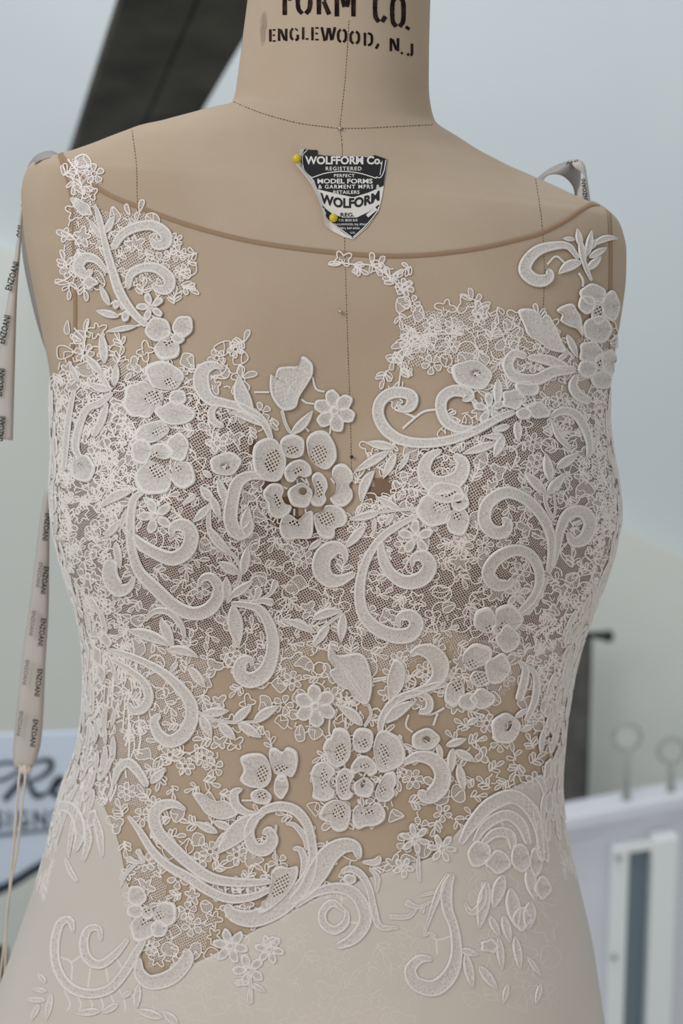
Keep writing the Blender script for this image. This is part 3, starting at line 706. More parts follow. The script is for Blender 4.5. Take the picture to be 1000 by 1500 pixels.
# hook left of it
S((392, 701, 7), (366, 697, 14), (347, 708, 19), (339, 735, 20), (337, 762, 21), (347, 780, 20), (361, 776, 16), (368, 762, 9))
Lf(366, 788, 363, 742, 20, -.1)
B(330, 680, 23, 17, -.2, hole=(330, 684, 7, 5, 0), name='lace_ring')
for a in [(331, 738, 318, 700, 14), (312, 735, 293, 712, 15), (308, 740, 283, 764, 13), (309, 726, 322, 759, 13), (303, 768, 342, 812, 15, .06), (355, 840, 362, 798, 15), (350, 838, 320, 821, 16), (336, 873, 370, 849, 14), (333, 876, 331, 842, 15), (341, 884, 350, 946, 23), (288, 724, 270, 738, 9), (310, 700, 296, 690, 10)]: Lf(*a)
S((307, 735, 5), (306, 770, 8), (318, 796, 7), (342, 812, 6), (352, 836, 5), (342, 866, 6), (332, 882, 5))
S((350, 878, 5), (372, 878, 6), (380, 858, 14)); S((372, 880, 5), (395, 868, 6), (404, 848, 13)); S((365, 882, 6), (385, 878, 9), (401, 882, 14))
S((338, 882, 8), (360, 884, 10), (380, 891, 14), (393, 910, 17), (400, 936, 19), (397, 964, 21), (386, 986, 24), (366, 995, 24), (352, 985, 22), (355, 968, 18), (367, 964, 10), (370, 975, 5))
# left stem with two scrolls
S((214, 720, 6), (200, 730, 12), (195, 752, 13), (194, 780, 14), (197, 808, 14), (207, 836, 16), (230, 860, 19), (256, 884, 19), (281, 896, 20), (303, 892, 21), (318, 876, 20), (320, 857, 17), (309, 843, 14), (297, 845, 10), (293, 856, 5))
S((198, 782, 7), (210, 796, 16), (230, 808, 18), (255, 816, 21), (275, 804, 22), (281, 782, 22), (270, 768, 20), (255, 772, 14), (254, 786, 6))
S((166, 818, 18), (164, 842, 24), (176, 862, 22), (192, 858, 13), (199, 842, 6))
star(230, 755, 26, 5, -1.9, 7)
for a in [(190, 744, 178, 777, 9), (177, 764, 157, 787, 13), (172, 792, 179, 832, 12), (182, 770, 196, 788, 8), (212, 728, 232, 742, 9), (237, 905, 256, 946, 16), (190, 922, 256, 946, 17, -.05), (246, 950, 292, 962, 14, -.1), (278, 975, 302, 1006, 15), (262, 968, 250, 984, 9)]: Lf(*a)
S((214, 908, 5), (228, 894, 9), (248, 894, 10), (266, 912, 9), (272, 934, 6))
# -- centre: crescent, long stem
S((508, 822, 5), (503, 806, 14), (490, 802, 22), (474, 812, 27), (470, 832, 28), (480, 847, 24), (498, 849, 17), (521, 838, 9))
S((618, 752, 7), (588, 767, 10), (563, 784, 12), (543, 809, 13), (531, 838, 15), (527, 870, 17), (533, 899, 19), (553, 920, 21), (580, 930, 23), (602, 926, 23), (610, 909, 21), (598, 899, 18), (584, 904, 11), (585, 918, 5))
S((558, 790, 8), (562, 818, 16), (575, 840, 18), (596, 851, 21), (619, 845, 23), (630, 827, 22), (621, 813, 19), (607, 816, 12), (604, 830, 5))
star(610, 786, 26, 5, -1.6, 7)
for a in [(588, 747, 551, 727, 12), (558, 750, 512, 761, 13), (577, 751, 566, 770, 10), (550, 757, 548, 782, 8), (536, 770, 505, 802, 15), (462, 926, 411, 906, 13, .05), (458, 906, 502, 894, 15, -.08), (503, 897, 499, 940, 15), (482, 914, 458, 946, 14), (470, 790, 450, 805, 10)]: Lf(*a)
S((555, 750, 4), (590, 746, 5), (622, 744, 5)); S((462, 925, 4), (480, 912, 5), (503, 896, 5))
# -- right chest scrolls
S((582, 592, 5), (590, 600, 10), (601, 596, 17), (604, 583, 18), (592, 576, 17), (572, 577, 18), (557, 590, 18), (555, 610, 18), (568, 632, 18), (592, 646, 16), (625, 650, 15), (662, 645, 14), (696, 632, 13), (726, 615, 12), (752, 604, 9))
S((676, 588, 6), (687, 582, 16), (679, 575, 18), (662, 574, 18), (648, 584, 18), (646, 602, 17), (655, 620, 17), (675, 630, 14), (700, 630, 8))
B(690, 550, 30, 21, .25, hole=(697, 548, 6, 5, 0), name='lace_ring'); T([(684, 556), (694, 548), (704, 553)], 3)
T([(578, 600), (595, 606), (608, 612)], 3.5); T([(608, 612), (590, 628)], 3.5); T([(608, 612), (622, 603), (644, 600)], 3.5); T([(664, 630), (666, 640)], 3)
star(716, 600, 24, 5, -.4, 6)
for a in [(728, 556, 727, 598, 14), (736, 640, 722, 671, 15), (737, 642, 707, 640, 10), (726, 650, 677, 666, 14), (745, 625, 722, 632, 11), (755, 618, 757, 648, 13), (690, 585, 700, 598, 8)]: Lf(*a)
for a in [(579, 656, 536, 648, 14), (571, 661, 519, 691, 14), (581, 664, 562, 701, 14), (549, 690, 531, 737, 16, .12), (600, 665, 585, 690, 9)]: Lf(*a)
# U ring with flower below
S((648, 660, 6), (629, 671, 17), (622, 690, 21), (632, 707, 26), (651, 711, 28), (672, 700, 24), (678, 680, 19), (664, 667, 9))
flower(((674, 735, 13, 14), dict(hole=(672, 735, 4, 2, 0), base=1.55)), [((654, 722, 27, 15, .1), dict(base=1.5, net=(655, 722, 14, 6, .1))), ((636, 748, 26, 23, .3), dict(net=(646, 742, 11, 8, .2))), ((671, 763, 17, 21, .1), dict(net=(670, 755, 6, 6, 0)))])
# -- right strap spray
S((801, 394, 6), (803, 405, 14), (793, 412, 18), (778, 409, 19), (767, 396, 19), (773, 380, 18), (788, 367, 16), (810, 361, 13), (830, 362, 10), (845, 380, 6))
T([(800, 388), (813, 376), (826, 386)], 3)
for a in [(850, 385, 816, 402, 16, .1), (853, 388, 847, 350, 11), (857, 376, 864, 339, 11), (848, 362, 843, 336, 10), (840, 352, 822, 350, 7), (868, 360, 902, 351, 10, -.15), (860, 378, 886, 363, 11), (857, 396, 878, 376, 12), (862, 366, 872, 350, 8)]: Lf(*a)
S((848, 362, 4), (854, 388, 7), (864, 412, 4)); T([(846, 400), (852, 410), (852, 420)], 3.5)
flower(((873, 458, 10, 18), dict(net=(873, 456, 6, 12, 0))), [((866, 432, 19, 16, .2),), ((891, 448, 13, 22),), ((872, 482, 21, 20), dict(lobes=5, amp=.07)), ((857, 446, 13, 14),)])
Pg([(813, 455), (822, 448), (836, 445), (842, 455), (848, 465), (851, 492), (842, 482), (830, 478), (818, 470), (821, 462)], center=(833, 465))
Pg([(757, 456), (770, 452), (784, 456), (790, 466), (800, 461), (812, 480), (820, 500), (826, 516), (805, 514), (788, 502), (772, 492), (764, 474)], center=(794, 486), name='lace_leaf')
for a in [(828, 490, 843, 524, 11), (830, 516, 812, 530, 8)]: Lf(*a)
T([(826, 514), (836, 520), (830, 532)], 3)
flower(((876, 530, 9, 12), dict(net=(876, 530, 5, 7, 0))), [((862, 516, 17, 17), dict(lobes=5, amp=.06)), ((889, 530, 12, 19),), ((857, 540, 14, 13),), ((878, 556, 16, 14),)])
S((770, 524, 10), (752, 519, 14), (742, 535, 16), (752, 553, 17), (782, 557, 18), (808, 545, 17), (840, 541, 12)); S((770, 524, 8), (800, 528, 16), (830, 540, 12))
S((842, 548, 8), (836, 565, 14), (845, 580, 16), (862, 588, 12))
flower(((772, 590, 11, 9), dict(net=(770, 586, 8, 6, .3))), [((750, 586, 17, 15), dict(lobes=5, amp=.07)), ((786, 602, 17, 12, .3), dict(lobes=4, amp=.08)), ((765, 607, 12, 9),), ((770, 570, 18, 11, .2),)])
S((803, 613, 7), (818, 603, 12), (838, 606, 14), (852, 625, 13), (860, 650, 11), (858, 672, 6)); S((806, 618, 6), (815, 640, 9), (832, 658, 7))
# right bust leaves and scrolls
for a in [(803, 706, 796, 664, 15), (812, 686, 843, 665, 15), (796, 724, 765, 691, 15), (798, 724, 824, 694, 15)]: Lf(*a)
S((794, 722, 5), (797, 740, 6), (806, 760, 6)); S((808, 722, 3), (810, 745, 4), (806, 760, 4))
S((732, 758, 5), (741, 763, 13), (738, 776, 18), (722, 778, 20), (709, 763, 20), (713, 738, 19), (738, 722, 18), (765, 730, 17), (788, 752, 16), (802, 780, 14), (805, 808, 13), (800, 838, 9))
S((828, 778, 6), (836, 792, 15), (852, 788, 19), (861, 766, 20), (850, 750, 19), (830, 752, 17), (818, 772, 14), (812, 805, 10), (806, 830, 7))
S((748, 843, 5), (743, 853, 14), (724, 853, 20), (714, 836, 20), (727, 815, 19), (752, 804, 17), (775, 812, 16), (787, 836, 15), (785, 861, 13), (772, 881, 12), (757, 896, 8))
star(755, 867, 20, 5, -.3, 5)
T([(835, 768), (848, 762)], 4); T([(832, 776), (845, 772)], 4)
flower(((728, 920, 10, 9), dict(net=(734, 918, 7, 6, .4))), [((709, 906, 17, 19), dict(net=(714, 918, 5, 5, 0))), ((743, 902, 21, 19, .4), dict(net=(736, 914, 7, 5, -.6))), ((742, 934, 17, 20), dict(lobes=4, amp=.07))])
S((786, 880, 6), (772, 892, 7), (760, 900, 6)); S((800, 842, 5), (786, 872, 8), (770, 900, 5))
flower(((700, 992, 14, 12), dict(net=(702, 992, 12, 9, .5), base=1.5)), [((698, 958, 22, 17, -.3), dict(net=(688, 972, 9, 9, .3))), ((727, 978, 18, 23, .4), dict(lobes=4, amp=.06)), ((664, 1014, 14, 21, .3), dict(net=(668, 1002, 7, 9, .3))), ((684, 1026, 15, 13),), ((705, 1022, 18, 15), dict(lobes=4, amp=.07))])
S((756, 966, 5), (767, 976, 10), (765, 997, 13), (757, 1026, 12)); S((768, 972, 5), (782, 988, 10), (781, 1022, 11), (768, 1055, 8))
B(738, 1066, 21, 23, .3, hole=(743, 1062, 4, 8, .4), name='lace_ring')
Lf(760, 1070, 780, 1060, 10); Lf(752, 1050, 772, 1036, 9)
# -- waist: tulip leaves, curls, second big flower
Pg([(482, 941), (492, 957), (510, 957), (525, 955), (538, 966), (545, 1000), (538, 1030), (518, 1022), (511, 1010), (495, 1002), (482, 983), (490, 977), (480, 962)], center=(513, 990), name='lace_leaf')
Lf(538, 1028, 496, 965, 8, base=1.75)
S((538, 1028, 5), (543, 1045, 5), (533, 1064, 5)); Lf(530, 1062, 494, 1033, 17, .08)
star(462, 1033, 31, 6, -1.65, 11)
S((556, 1072, 8), (560, 1050, 12), (577, 1026, 13), (604, 1014, 12), (632, 1004, 12), (655, 1000, 8))
S((590, 1016, 8), (612, 1014, 10), (627, 1023, 12), (626, 1038, 12), (612, 1042, 8))
Lf(561, 1058, 607, 1026, 19, -.05); Pg([(577, 964), (588, 968), (593, 980), (590, 1004), (580, 1018), (570, 1030), (567, 1010), (567, 990)], center=(579, 995), name='lace_leaf')
S((600, 960, 5), (612, 951, 15), (630, 954, 25), (643, 970, 28), (641, 990, 22), (626, 1004, 14), (610, 1010, 7))
T([(644, 972), (660, 968)], 4); T([(646, 986), (662, 990)], 4); T([(612, 1044), (628, 1046), (640, 1042), (650, 1036)], 3.5); T([(634, 1062), (640, 1044)], 3.5)
T([(598, 1046), (594, 1062), (604, 1072)], 3); T([(584, 1075), (590, 1090), (600, 1096)], 3.5); T([(546, 998), (566, 994)], 3); T([(546, 994), (566, 991)], 3)
T([(499, 1012), (500, 1030)], 3); T([(506, 1050), (506, 1066)], 3.5); T([(483, 1050), (482, 1072), (486, 1078)], 3); T([(543, 1040), (552, 1037), (560, 1044)], 3); T([(514, 1024), (518, 1034)], 3)
traced_flower(4.0, 430, 920, 1140, (411, 930, 60, (405, 905, 12, 24, .3)), [
 ([(170, 700), (190, 650), (220, 630), (235, 585), (290, 580), (325, 610), (335, 680), (325, 760), (262, 812), (205, 785), (185, 740)], dict(net=(275, 722, 34, 52, .3))),
 ([(345, 630), (370, 585), (420, 580), (460, 600), (466, 650), (445, 710), (400, 726), (355, 710)], dict(net=(405, 668, 32, 25, 0))),
 ([(465, 690), (490, 610), (530, 590), (580, 612), (620, 640), (652, 720), (640, 790), (565, 830), (500, 838), (475, 770)], dict(net=(525, 732, 28, 64, -.1))),
 ([(100, 850), (130, 790), (190, 780), (240, 820), (240, 850), (212, 880), (216, 920), (240, 950), (232, 990), (180, 1012), (112, 992), (115, 930)], dict(net=(178, 880, 20, 60, 0))),
 ([(500, 900), (540, 842), (590, 840), (602, 900), (585, 930), (590, 972), (550, 1012), (490, 1005), (475, 960)], dict(net=(520, 945, 16, 38, .2))),
 ([(145, 210), (180, 150), (240, 120), (310, 140), (335, 180), (330, 240), (310, 295), (260, 312), (222, 290), (215, 260), (160, 240)], dict(low=1, net=(265, 188, 38, 44, .2))),
 ([(345, 190), (370, 152), (410, 165), (450, 157), (500, 140), (535, 190), (530, 240), (480, 275), (420, 280), (375, 297), (345, 260)], dict(low=1, net=(425, 192, 50, 16, 0))),
 ([(332, 810), (380, 745), (440, 750), (480, 790), (488, 840), (444, 864), (415, 838), (375, 836), (350, 855)], dict(base=1.45, net=(412, 800, 30, 14, 0))),
 ([(250, 860), (290, 815), (340, 828), (357, 860), (337, 890), (328, 940), (350, 970), (320, 1002), (270, 996), (248, 930)], dict(base=1.5, net=(293, 905, 22, 62, .1)))])
for a_ in [((522, 1128), (530, 1136)), ((536, 1130), (532, 1138)), ((512, 1140), (520, 1146)), ((486, 1138), (494, 1142)), ((500, 1116), (506, 1124)), ((552, 1140), (560, 1146)), ((524, 1170), (526, 1178)), ((536, 1170), (536, 1178))]: T(a_, 3)
B(622, 1082, 21, 16, -.2, hole=(624, 1082, 5, 5, 0), name='lace_ring')
S((588, 1117, 8), (612, 1107, 17), (635, 1113, 22), (647, 1132, 25), (642, 1153, 26), (625, 1166, 22), (611, 1157, 10))
for a in [(652, 1091, 682, 1081, 12), (662, 1095, 658, 1132, 14), (665, 1098, 695, 1114, 14), (670, 1118, 678, 1158, 14), (640, 1088, 646, 1112, 10), (682, 1060, 700, 1050, 10)]: Lf(*a)
# -- left waist: scroll pair, leaf sprig, small flower
S((160, 950, 5), (185, 957, 9), (210, 967, 11), (238, 982, 13), (261, 1002, 16), (279, 1026, 19), (282, 1050, 21), (271, 1074, 22), (250, 1085, 20), (233, 1073, 17), (228, 1055, 14), (237, 1045, 9))
S((162, 962, 5), (188, 978, 10), (212, 998, 13), (220, 1020, 15), (211, 1037, 15), (197, 1040, 12), (190, 1028, 7))
for a in [(297, 1044, 336, 1040, 15), (342, 1057, 369, 1032, 15), (372, 1058, 409, 1033, 16, -.05), (295, 1046, 311, 1079, 16), (322, 1058, 346, 1083, 16), (350, 1058, 383, 1079, 16)]: Lf(*a)
S((288, 1040, 5), (310, 1052, 5), (340, 1057, 5), (376, 1056, 4))
flower(((413, 1138, 8, 7), {}), [([(352, 1110), (364, 1103), (384, 1103), (395, 1116), (398, 1138), (388, 1152), (366, 1152), (352, 1142), (357, 1127)], dict(net=(385, 1132, 8, 12, .1))), ([(395, 1096), (404, 1094), (414, 1100), (421, 1093), (435, 1100), (436, 1120), (428, 1137), (415, 1132), (403, 1132), (395, 1112)], dict(net=(412, 1124, 10, 5, 0))), ((412, 1151, 11, 18, .1), {}), ((383, 1166, 16, 12, .2), dict(net=(384, 1164, 7, 5, 0)))])
Lf(222, 1147, 244, 1124, 14)
S((168, 1150, 6), (177, 1125, 13), (191, 1117, 15), (206, 1132, 14), (218, 1152, 10))
# -- left hip: arching stem and the great swirl
S((274, 1186, 5), (256, 1177, 13), (236, 1181, 18), (227, 1196, 19), (234, 1219, 19), (256, 1243, 19), (281, 1266, 18), (305, 1283, 17), (330, 1290, 15), (365, 1292, 13), (398, 1290, 8))
S((189, 1194, 5), (206, 1216, 10), (225, 1246, 13), (248, 1268, 14), (276, 1284, 15), (310, 1306, 15), (340, 1316, 14), (372, 1312, 12), (398, 1301, 7))
S((215, 1262, 4), (200, 1262, 7), (187, 1256, 13)); S((214, 1262, 4), (208, 1252, 7), (202, 1243, 12)); S((178, 1300, 4), (186, 1280, 6), (204, 1262, 5))
flower(((218, 1338, 9, 9), dict(net=(216, 1332, 6, 6, 0))), [((202, 1312, 14, 16, -.3), {}), ((200, 1334, 13, 11), {}), ((244, 1338, 17, 19, .2), dict(net=(236, 1340, 6, 6, 0))), ((210, 1361, 19, 18), dict(lobes=3, amp=.08, net=(214, 1350, 6, 5, 0))), ((234, 1360, 13, 13), {})])
Pg([(283, 1162), (295, 1160), (315, 1172), (333, 1172), (350, 1190), (330, 1200), (305, 1193), (293, 1178)], center=(316, 1181), name='lace_leaf')
S((356, 1154, 5), (344, 1161, 14), (346, 1178, 15), (361, 1189, 11), (377, 1191, 6)); T([(354, 1172), (370, 1172)], 3)
S((378, 1192, 9), (392, 1184, 13), (412, 1180, 15), (434, 1187, 16), (450, 1207, 15), (457, 1235, 14), (458, 1262, 16), (448, 1290, 22), (427, 1314, 27), (400, 1334, 28), (370, 1345, 26), (344, 1340, 21), (331, 1324, 12))
S((390, 1188, 7), (372, 1200, 14), (365, 1220, 17), (372, 1240, 19), (388, 1243, 21), (399, 1230, 19), (394, 1216, 14), (384, 1221, 6))
Lf(382, 1192, 319, 1250, 30, .04); S((405, 1206, 4), (402, 1240, 4), (407, 1270, 4))
for a in [(320, 1219, 285, 1203, 13), (340, 1213, 312, 1202, 13), (335, 1216, 313, 1244, 11)]: Lf(*a)
Pg([(398, 1275), (410, 1267), (423, 1270), (436, 1268), (436, 1283), (424, 1304), (405, 1324), (384, 1338), (378, 1332), (392, 1312), (397, 1292)], net=(411, 1296, 9, 20, .55), base=1.75, center=(410, 1296))
for x in range(330, 396, 11): T([(x, 1297), (x + 1, 1309)], 3)
S((418, 1205, 4), (432, 1208, 8), (446, 1225, 10), (450, 1245, 6)); S((428, 1242, 5), (440, 1244, 10), (446, 1262, 12), (440, 1290, 6))
S((424, 1322, 12), (448, 1302, 24), (466, 1275, 32), (482, 1251, 30), (502, 1238, 24), (520, 1240, 18), (526, 1258, 8))
S((432, 1328, 6), (458, 1309, 12), (488, 1300, 16), (514, 1305, 19), (530, 1324, 20), (534, 1350, 20), (517, 1374, 18), (492, 1386, 10))
S((508, 1330, 5), (506, 1350, 12), (490, 1362, 14), (474, 1352, 14), (473, 1334, 13), (488, 1322, 12), (508, 1336, 6), H=.9)
T([(500, 1312), (500, 1326)], 5); T([(512, 1350), (524, 1352)], 5); T([(478, 1306), (462, 1318)], 2.5); T([(486, 1306), (476, 1316)], 2.5)
S((498, 1278, 6), (512, 1272, 11), (528, 1280, 12), (540, 1300, 11), (547, 1330, 11), (556, 1356, 10), (584, 1358, 5)); B(512, 1287, 10, 8); S((540, 1270, 5), (552, 1285, 9), (550, 1308, 5))
S((529, 1262, 4), (550, 1262, 12), (556, 1252, 6))
star(607, 1228, 23, 6, .3, 5); star(646, 1242, 22, 6, .1, 5); star(590, 1270, 16, 5, .2, 5)
S((612, 1250, 4), (612, 1275, 7), (614, 1292, 4)); S((612, 1312, 4), (636, 1306, 7)); S((632, 1318, 4), (612, 1328, 7), (592, 1320, 12)); S((610, 1330, 4), (596, 1342, 7), (568, 1342, 8)); S((620, 1324, 4), (616, 1338, 9))
# -- tone-on-tone embroidery over the satin
S((110, 1366, 5), (105, 1348, 11), (91, 1353, 13), (83, 1382, 14), (86, 1416, 14), (103, 1444, 15), (131, 1455, 15), (162, 1448, 15), (186, 1421, 15), (202, 1393, 13), (214, 1374, 8))
S((150, 1378, 6), (147, 1360, 9), (132, 1361, 12), (125, 1381, 14), (131, 1404, 15), (149, 1412, 14), (171, 1397, 12), (190, 1374, 7))
T([(89, 1402), (106, 1410), (106, 1438)], 3.5); T([(106, 1410), (122, 1398)], 3.5); T([(134, 1412), (130, 1448)], 3.5); T([(156, 1414), (160, 1440)], 3.5); T([(172, 1404), (180, 1418)], 3.5)
S((206, 1402, 6), (206, 1424, 18), (222, 1438, 22), (252, 1430, 24), (275, 1405, 20), (272, 1388, 10))
for i in range(7): T([(95 + i * 16, 1450 + 3 * math.sin(i)), (104 + i * 16, 1470), (99 + i * 17, 1482)], 3.2)
for a in [(70, 1440, 58, 1425, 8), (72, 1452, 50, 1448, 8), (70, 1465, 42, 1464, 9), (60, 1470, 48, 1495, 9), (78, 1455, 70, 1495, 10), (150, 1480, 112, 1484, 12), (175, 1470, 150, 1484, 11), (205, 1440, 200, 1480, 12), (195, 1450, 178, 1462, 9), (240, 1490, 200, 1478, 14), (262, 1500, 240, 1480, 14)]: Lf(*a)
S((72, 1242, 5), (74, 1205, 12), (92, 1182, 16), (112, 1190, 17), (120, 1220, 16), (112, 1248, 8)); S((98, 1256, 4), (106, 1276, 8), (116, 1292, 5)); S((128, 1200, 5), (132, 1230, 12), (124, 1262, 6)); S((140, 1190, 5), (148, 1220, 12), (152, 1256, 5))
star(338, 1385, 26, 6, .2, 7); star(365, 1420, 24, 5, .6, 7); star(395, 1390, 22, 6, .2, 6); S((362, 1395, 4), (366, 1430, 7), (370, 1470, 4)); S((380, 1385, 5), (400, 1376, 11), (410, 1382, 12)); S((360, 1440, 4), (345, 1440, 10))
for a in [(366, 1440, 340, 1436, 10), (368, 1440, 390, 1452, 10), (366, 1446, 366, 1472, 9)]: Lf(*a)
S((672, 1236, 8), (690, 1206, 18), (716, 1178, 22), (748, 1166, 22), (772, 1182, 20), (786, 1214, 14), (790, 1250, 7)); S((692, 1234, 7), (709, 1208, 15), (738, 1193, 17), (760, 1206, 17), (772, 1238, 9))
S((700, 1240, 6), (722, 1220, 15), (744, 1222, 16), (750, 1246, 9)); B(700, 1250, 17, 20, .3); B(728, 1262, 18, 17, lobes=4, amp=.08); B(760, 1256, 14, 22, -.2); B(782, 1262, 9, 22)
for a in [(702, 1226), (716, 1213), (733, 1204), (698, 1196), (712, 1186), (730, 1178)]: T([(a[0] - 6, a[1] - 6), (a[0] + 4, a[1] + 5)], 5)
S((655, 1278, 5), (642, 1305, 11), (632, 1332, 8), (618, 1372, 4)); S((662, 1278, 8), (653, 1300, 18), (654, 1330, 17), (664, 1360, 15), (667, 1398, 18), (657, 1428, 23), (635, 1446, 25), (609, 1440, 22), (600, 1420, 18), (614, 1404, 14), (633, 1404, 7))
S((678, 1320, 4), (690, 1336, 10), (706, 1318, 10), (706, 1290, 6)); S((640, 1372, 3), (628, 1366, 5), (618, 1372, 3)); T([(628, 1366), (640, 1376), (662, 1370)], 4); T([(638, 1376), (640, 1400)], 4)
for a in [(680, 1395, 691, 1447, 15), (700, 1414, 727, 1449, 15), (672, 1390, 700, 1398, 12), (712, 1290, 700, 1360, 20), (735, 1280, 720, 1330, 20), (745, 1300, 755, 1360, 22), (770, 1270, 782, 1320, 18), (775, 1320, 770, 1362, 20), (735, 1340, 745, 1380, 14), (752, 1370, 760, 1420, 13), (728, 1372, 734, 1420, 12), (790, 1440, 782, 1470, 9), (770, 1400, 790, 1430, 8), (742, 1440, 735, 1470, 9), (715, 1340, 730, 1372, 12)]: Lf(*a)
B(716, 1385, 14, 10, lobes=5, amp=.1); B(762, 1345, 14, 17, lobes=4, amp=.09); B(792, 1300, 12, 17, lobes=4, amp=.08)
# -- closely worked flanks: upright leaves following the side seams
FLK_L = [(78, 575), (140, 560), (182, 660), (165, 700), (160, 830), (205, 950), (182, 985), (215, 1070), (180, 1150), (150, 1175), (80, 1185), (112, 1090), (124, 1000), (114, 900), (78, 750)]
FLK_R = [(846, 590), (893, 556), (890, 640), (906, 740), (895, 810), (858, 920), (836, 1030), (828, 1120), (772, 1150), (786, 1060), (796, 960), (800, 890), (850, 820), (872, 740), (862, 660)]
def flank(side, n, seed_rows, wmin, wmax):
    """upright leaves and curls laid along the side seam in the form's own coordinates"""
    t0, t1 = FLANKS[side]; fm = flank_map(t0, t1); Wd, Ht = (t1 - t0 - 1) * FSX, (R1 - R0 - 1) * FSY; pts = []
    for _ in range(9000):
        if len(pts) >= n: break
        x, y = random.uniform(10, Wd - 10), random.uniform(26, Ht - 62)
        fore = (x - (Wd - NT * .05 * FSX)) if side == 'r' else (NT * .05 * FSX - x)      # towards the front only below the bust
        if fore > 0 and y < 235 + fore * 1.0: continue
        edge = (x < Wd * .5) if side == 'r' else (x > Wd * .5)                     # the hidden back part stays lighter
        if edge and random.random() < .82: continue
        if all((x - a) ** 2 * 1.6 + (y - b) ** 2 * .45 > 210 for a, b in pts): pts.append((x, y))
    for x, y in pts:
        a = random.gauss(0, .45); L = random.uniform(26, 50); k = random.random(); dx, dy = math.sin(a) * L / 2, math.cos(a) * L / 2; w = random.uniform(wmin, wmax); q = Parts()
        if k < .6: q.add(*leaf_geo(x - dx, y - dy, x + dx, y + dy, w, random.uniform(-.15, .15))); nm = 'lace_flank_leaf'  # a single leaf, built like the other lace leaves
        elif k < .85:
            p = spline([(x - dx, y - dy, 5), (x + dx * .2, y - dy * .2, w), (x + dx, y + dy, w * .9), (x + dx + w * .7, y + dy - w * .5, 5)])
            q.add(*ribbon_geo(p[:, :2], p[:, 2], .95, H0)); nm = 'lace_curl'
        else: q.add(*blob_geo(ell(x, y, w * .85, L * .33, -a, 4, .08), (x, y), H=.95)); nm = 'lace_petal'
        q.build(nm, LACE, dress, fm)
flank('l', 170, None, 12, 20)
flank('r', 170, None, 13, 22)

# ------------------------------------------------------------------ fine corded lace between the motifs
thr, fil = Parts(), Parts()
PT3, PH3 = np.array([-1., 0, 1.]), np.array([0, 1., 0])
TB = 0.85
def thread(T_, pts, w=1.9, closed=False, base=TB, raw=False):
    p = np.asarray(pts, float) if raw else spline(pts, 2.6, closed)
    if closed: p = np.vstack([p, p[:1]])
    if len(p) < 2: return
    T_.add(*ribbon_geo(p[:, :2], np.full(len(p), w), .6, base, PH3, False, PT3))
def fill_loop(F_, pts):
    ctr = pts.mean(0); xy = np.vstack([pts, ctr]); n = len(pts); a = random.random() * 3.14
    F_.add(xy, np.full(n + 1, TB), np.stack([xy[:, 0] * math.cos(a) + xy[:, 1] * math.sin(a), xy[:, 1] * math.cos(a) - xy[:, 0] * math.sin(a)], 1), [(i, (i + 1) % n, n) for i in range(n)])
def petal_loop(T_, F_, cx, cy, a, L, W, fill=True):
    t = np.linspace(0, 2 * math.pi, 13, endpoint=False)
    r = 1 + .1 * np.sin(3 * t + random.random() * 6)
    x = (L * .5) * (1 + np.cos(t) * r); y = W * .5 * np.sin(t) * r * (0.75 + .25 * np.cos(t))
    ca, sa = math.cos(a), math.sin(a)
    pts = np.stack([cx + x * ca - y * sa, cy + x * sa + y * ca], 1)
    thread(T_, pts, random.uniform(1.4, 1.9), True, raw=True)
    if fill: fill_loop(F_, pts)
def fine_flower(T_, F_, x, y, r):
    n = random.choice((5, 6, 6)); ph = random.random() * 6
    t = np.linspace(0, 2 * math.pi, 9, endpoint=False)
    thread(T_, np.stack([x + r * .26 * np.cos(t), y + r * .26 * np.sin(t)], 1), 1.5, True, raw=True)
    for i in range(n):
        a = ph + 2 * math.pi * i / n
        petal_loop(T_, F_, x + math.cos(a) * r * .28, y + math.sin(a) * r * .28, a, r * .76, r * .74)
def fine_leaves(T_, F_, x, y, r):
    n = random.choice((2, 3, 3, 4)); a0 = random.random() * 6.28; sp = random.uniform(.75, 1.1)
    bx, by = x - math.cos(a0) * r * .75, y - math.sin(a0) * r * .75
    tip = (x + math.cos(a0) * r * .1, y + math.sin(a0) * r * .1)
    thread(T_, [(bx, by), ((bx + tip[0]) / 2 + random.uniform(-2, 2), (by + tip[1]) / 2 + random.uniform(-2, 2)), tip], 2.0)
    petal_loop(T_, F_, tip[0], tip[1], a0, r * .95, r * .5)
    for k in range(n):
        f = .1 + .75 * k / n; sd = 1 if k % 2 else -1
        petal_loop(T_, F_, bx + (tip[0] - bx) * f, by + (tip[1] - by) * f, a0 + sd * sp, r * .85, r * .45, random.random() < .75)
def fine_meander(T_, F_, x, y, r):
    t = np.linspace(0, 2 * math.pi, 24, endpoint=False); k = random.choice((3, 4, 5)); ph = random.random() * 6
    rr = r * (.72 + .26 * np.sin(k * t + ph) + .14 * np.sin(2 * t + ph * 2)); pts = np.stack([x + rr * np.cos(t), y + rr * np.sin(t)], 1)
    thread(T_, pts, 1.9, True)
    if random.random() < .6: fill_loop(F_, pts)
    if random.random() < .6: thread(T_, np.stack([x + .4 * rr * np.cos(t + .5), y + .4 * rr * np.sin(t + .5)], 1)[:12], 1.6)
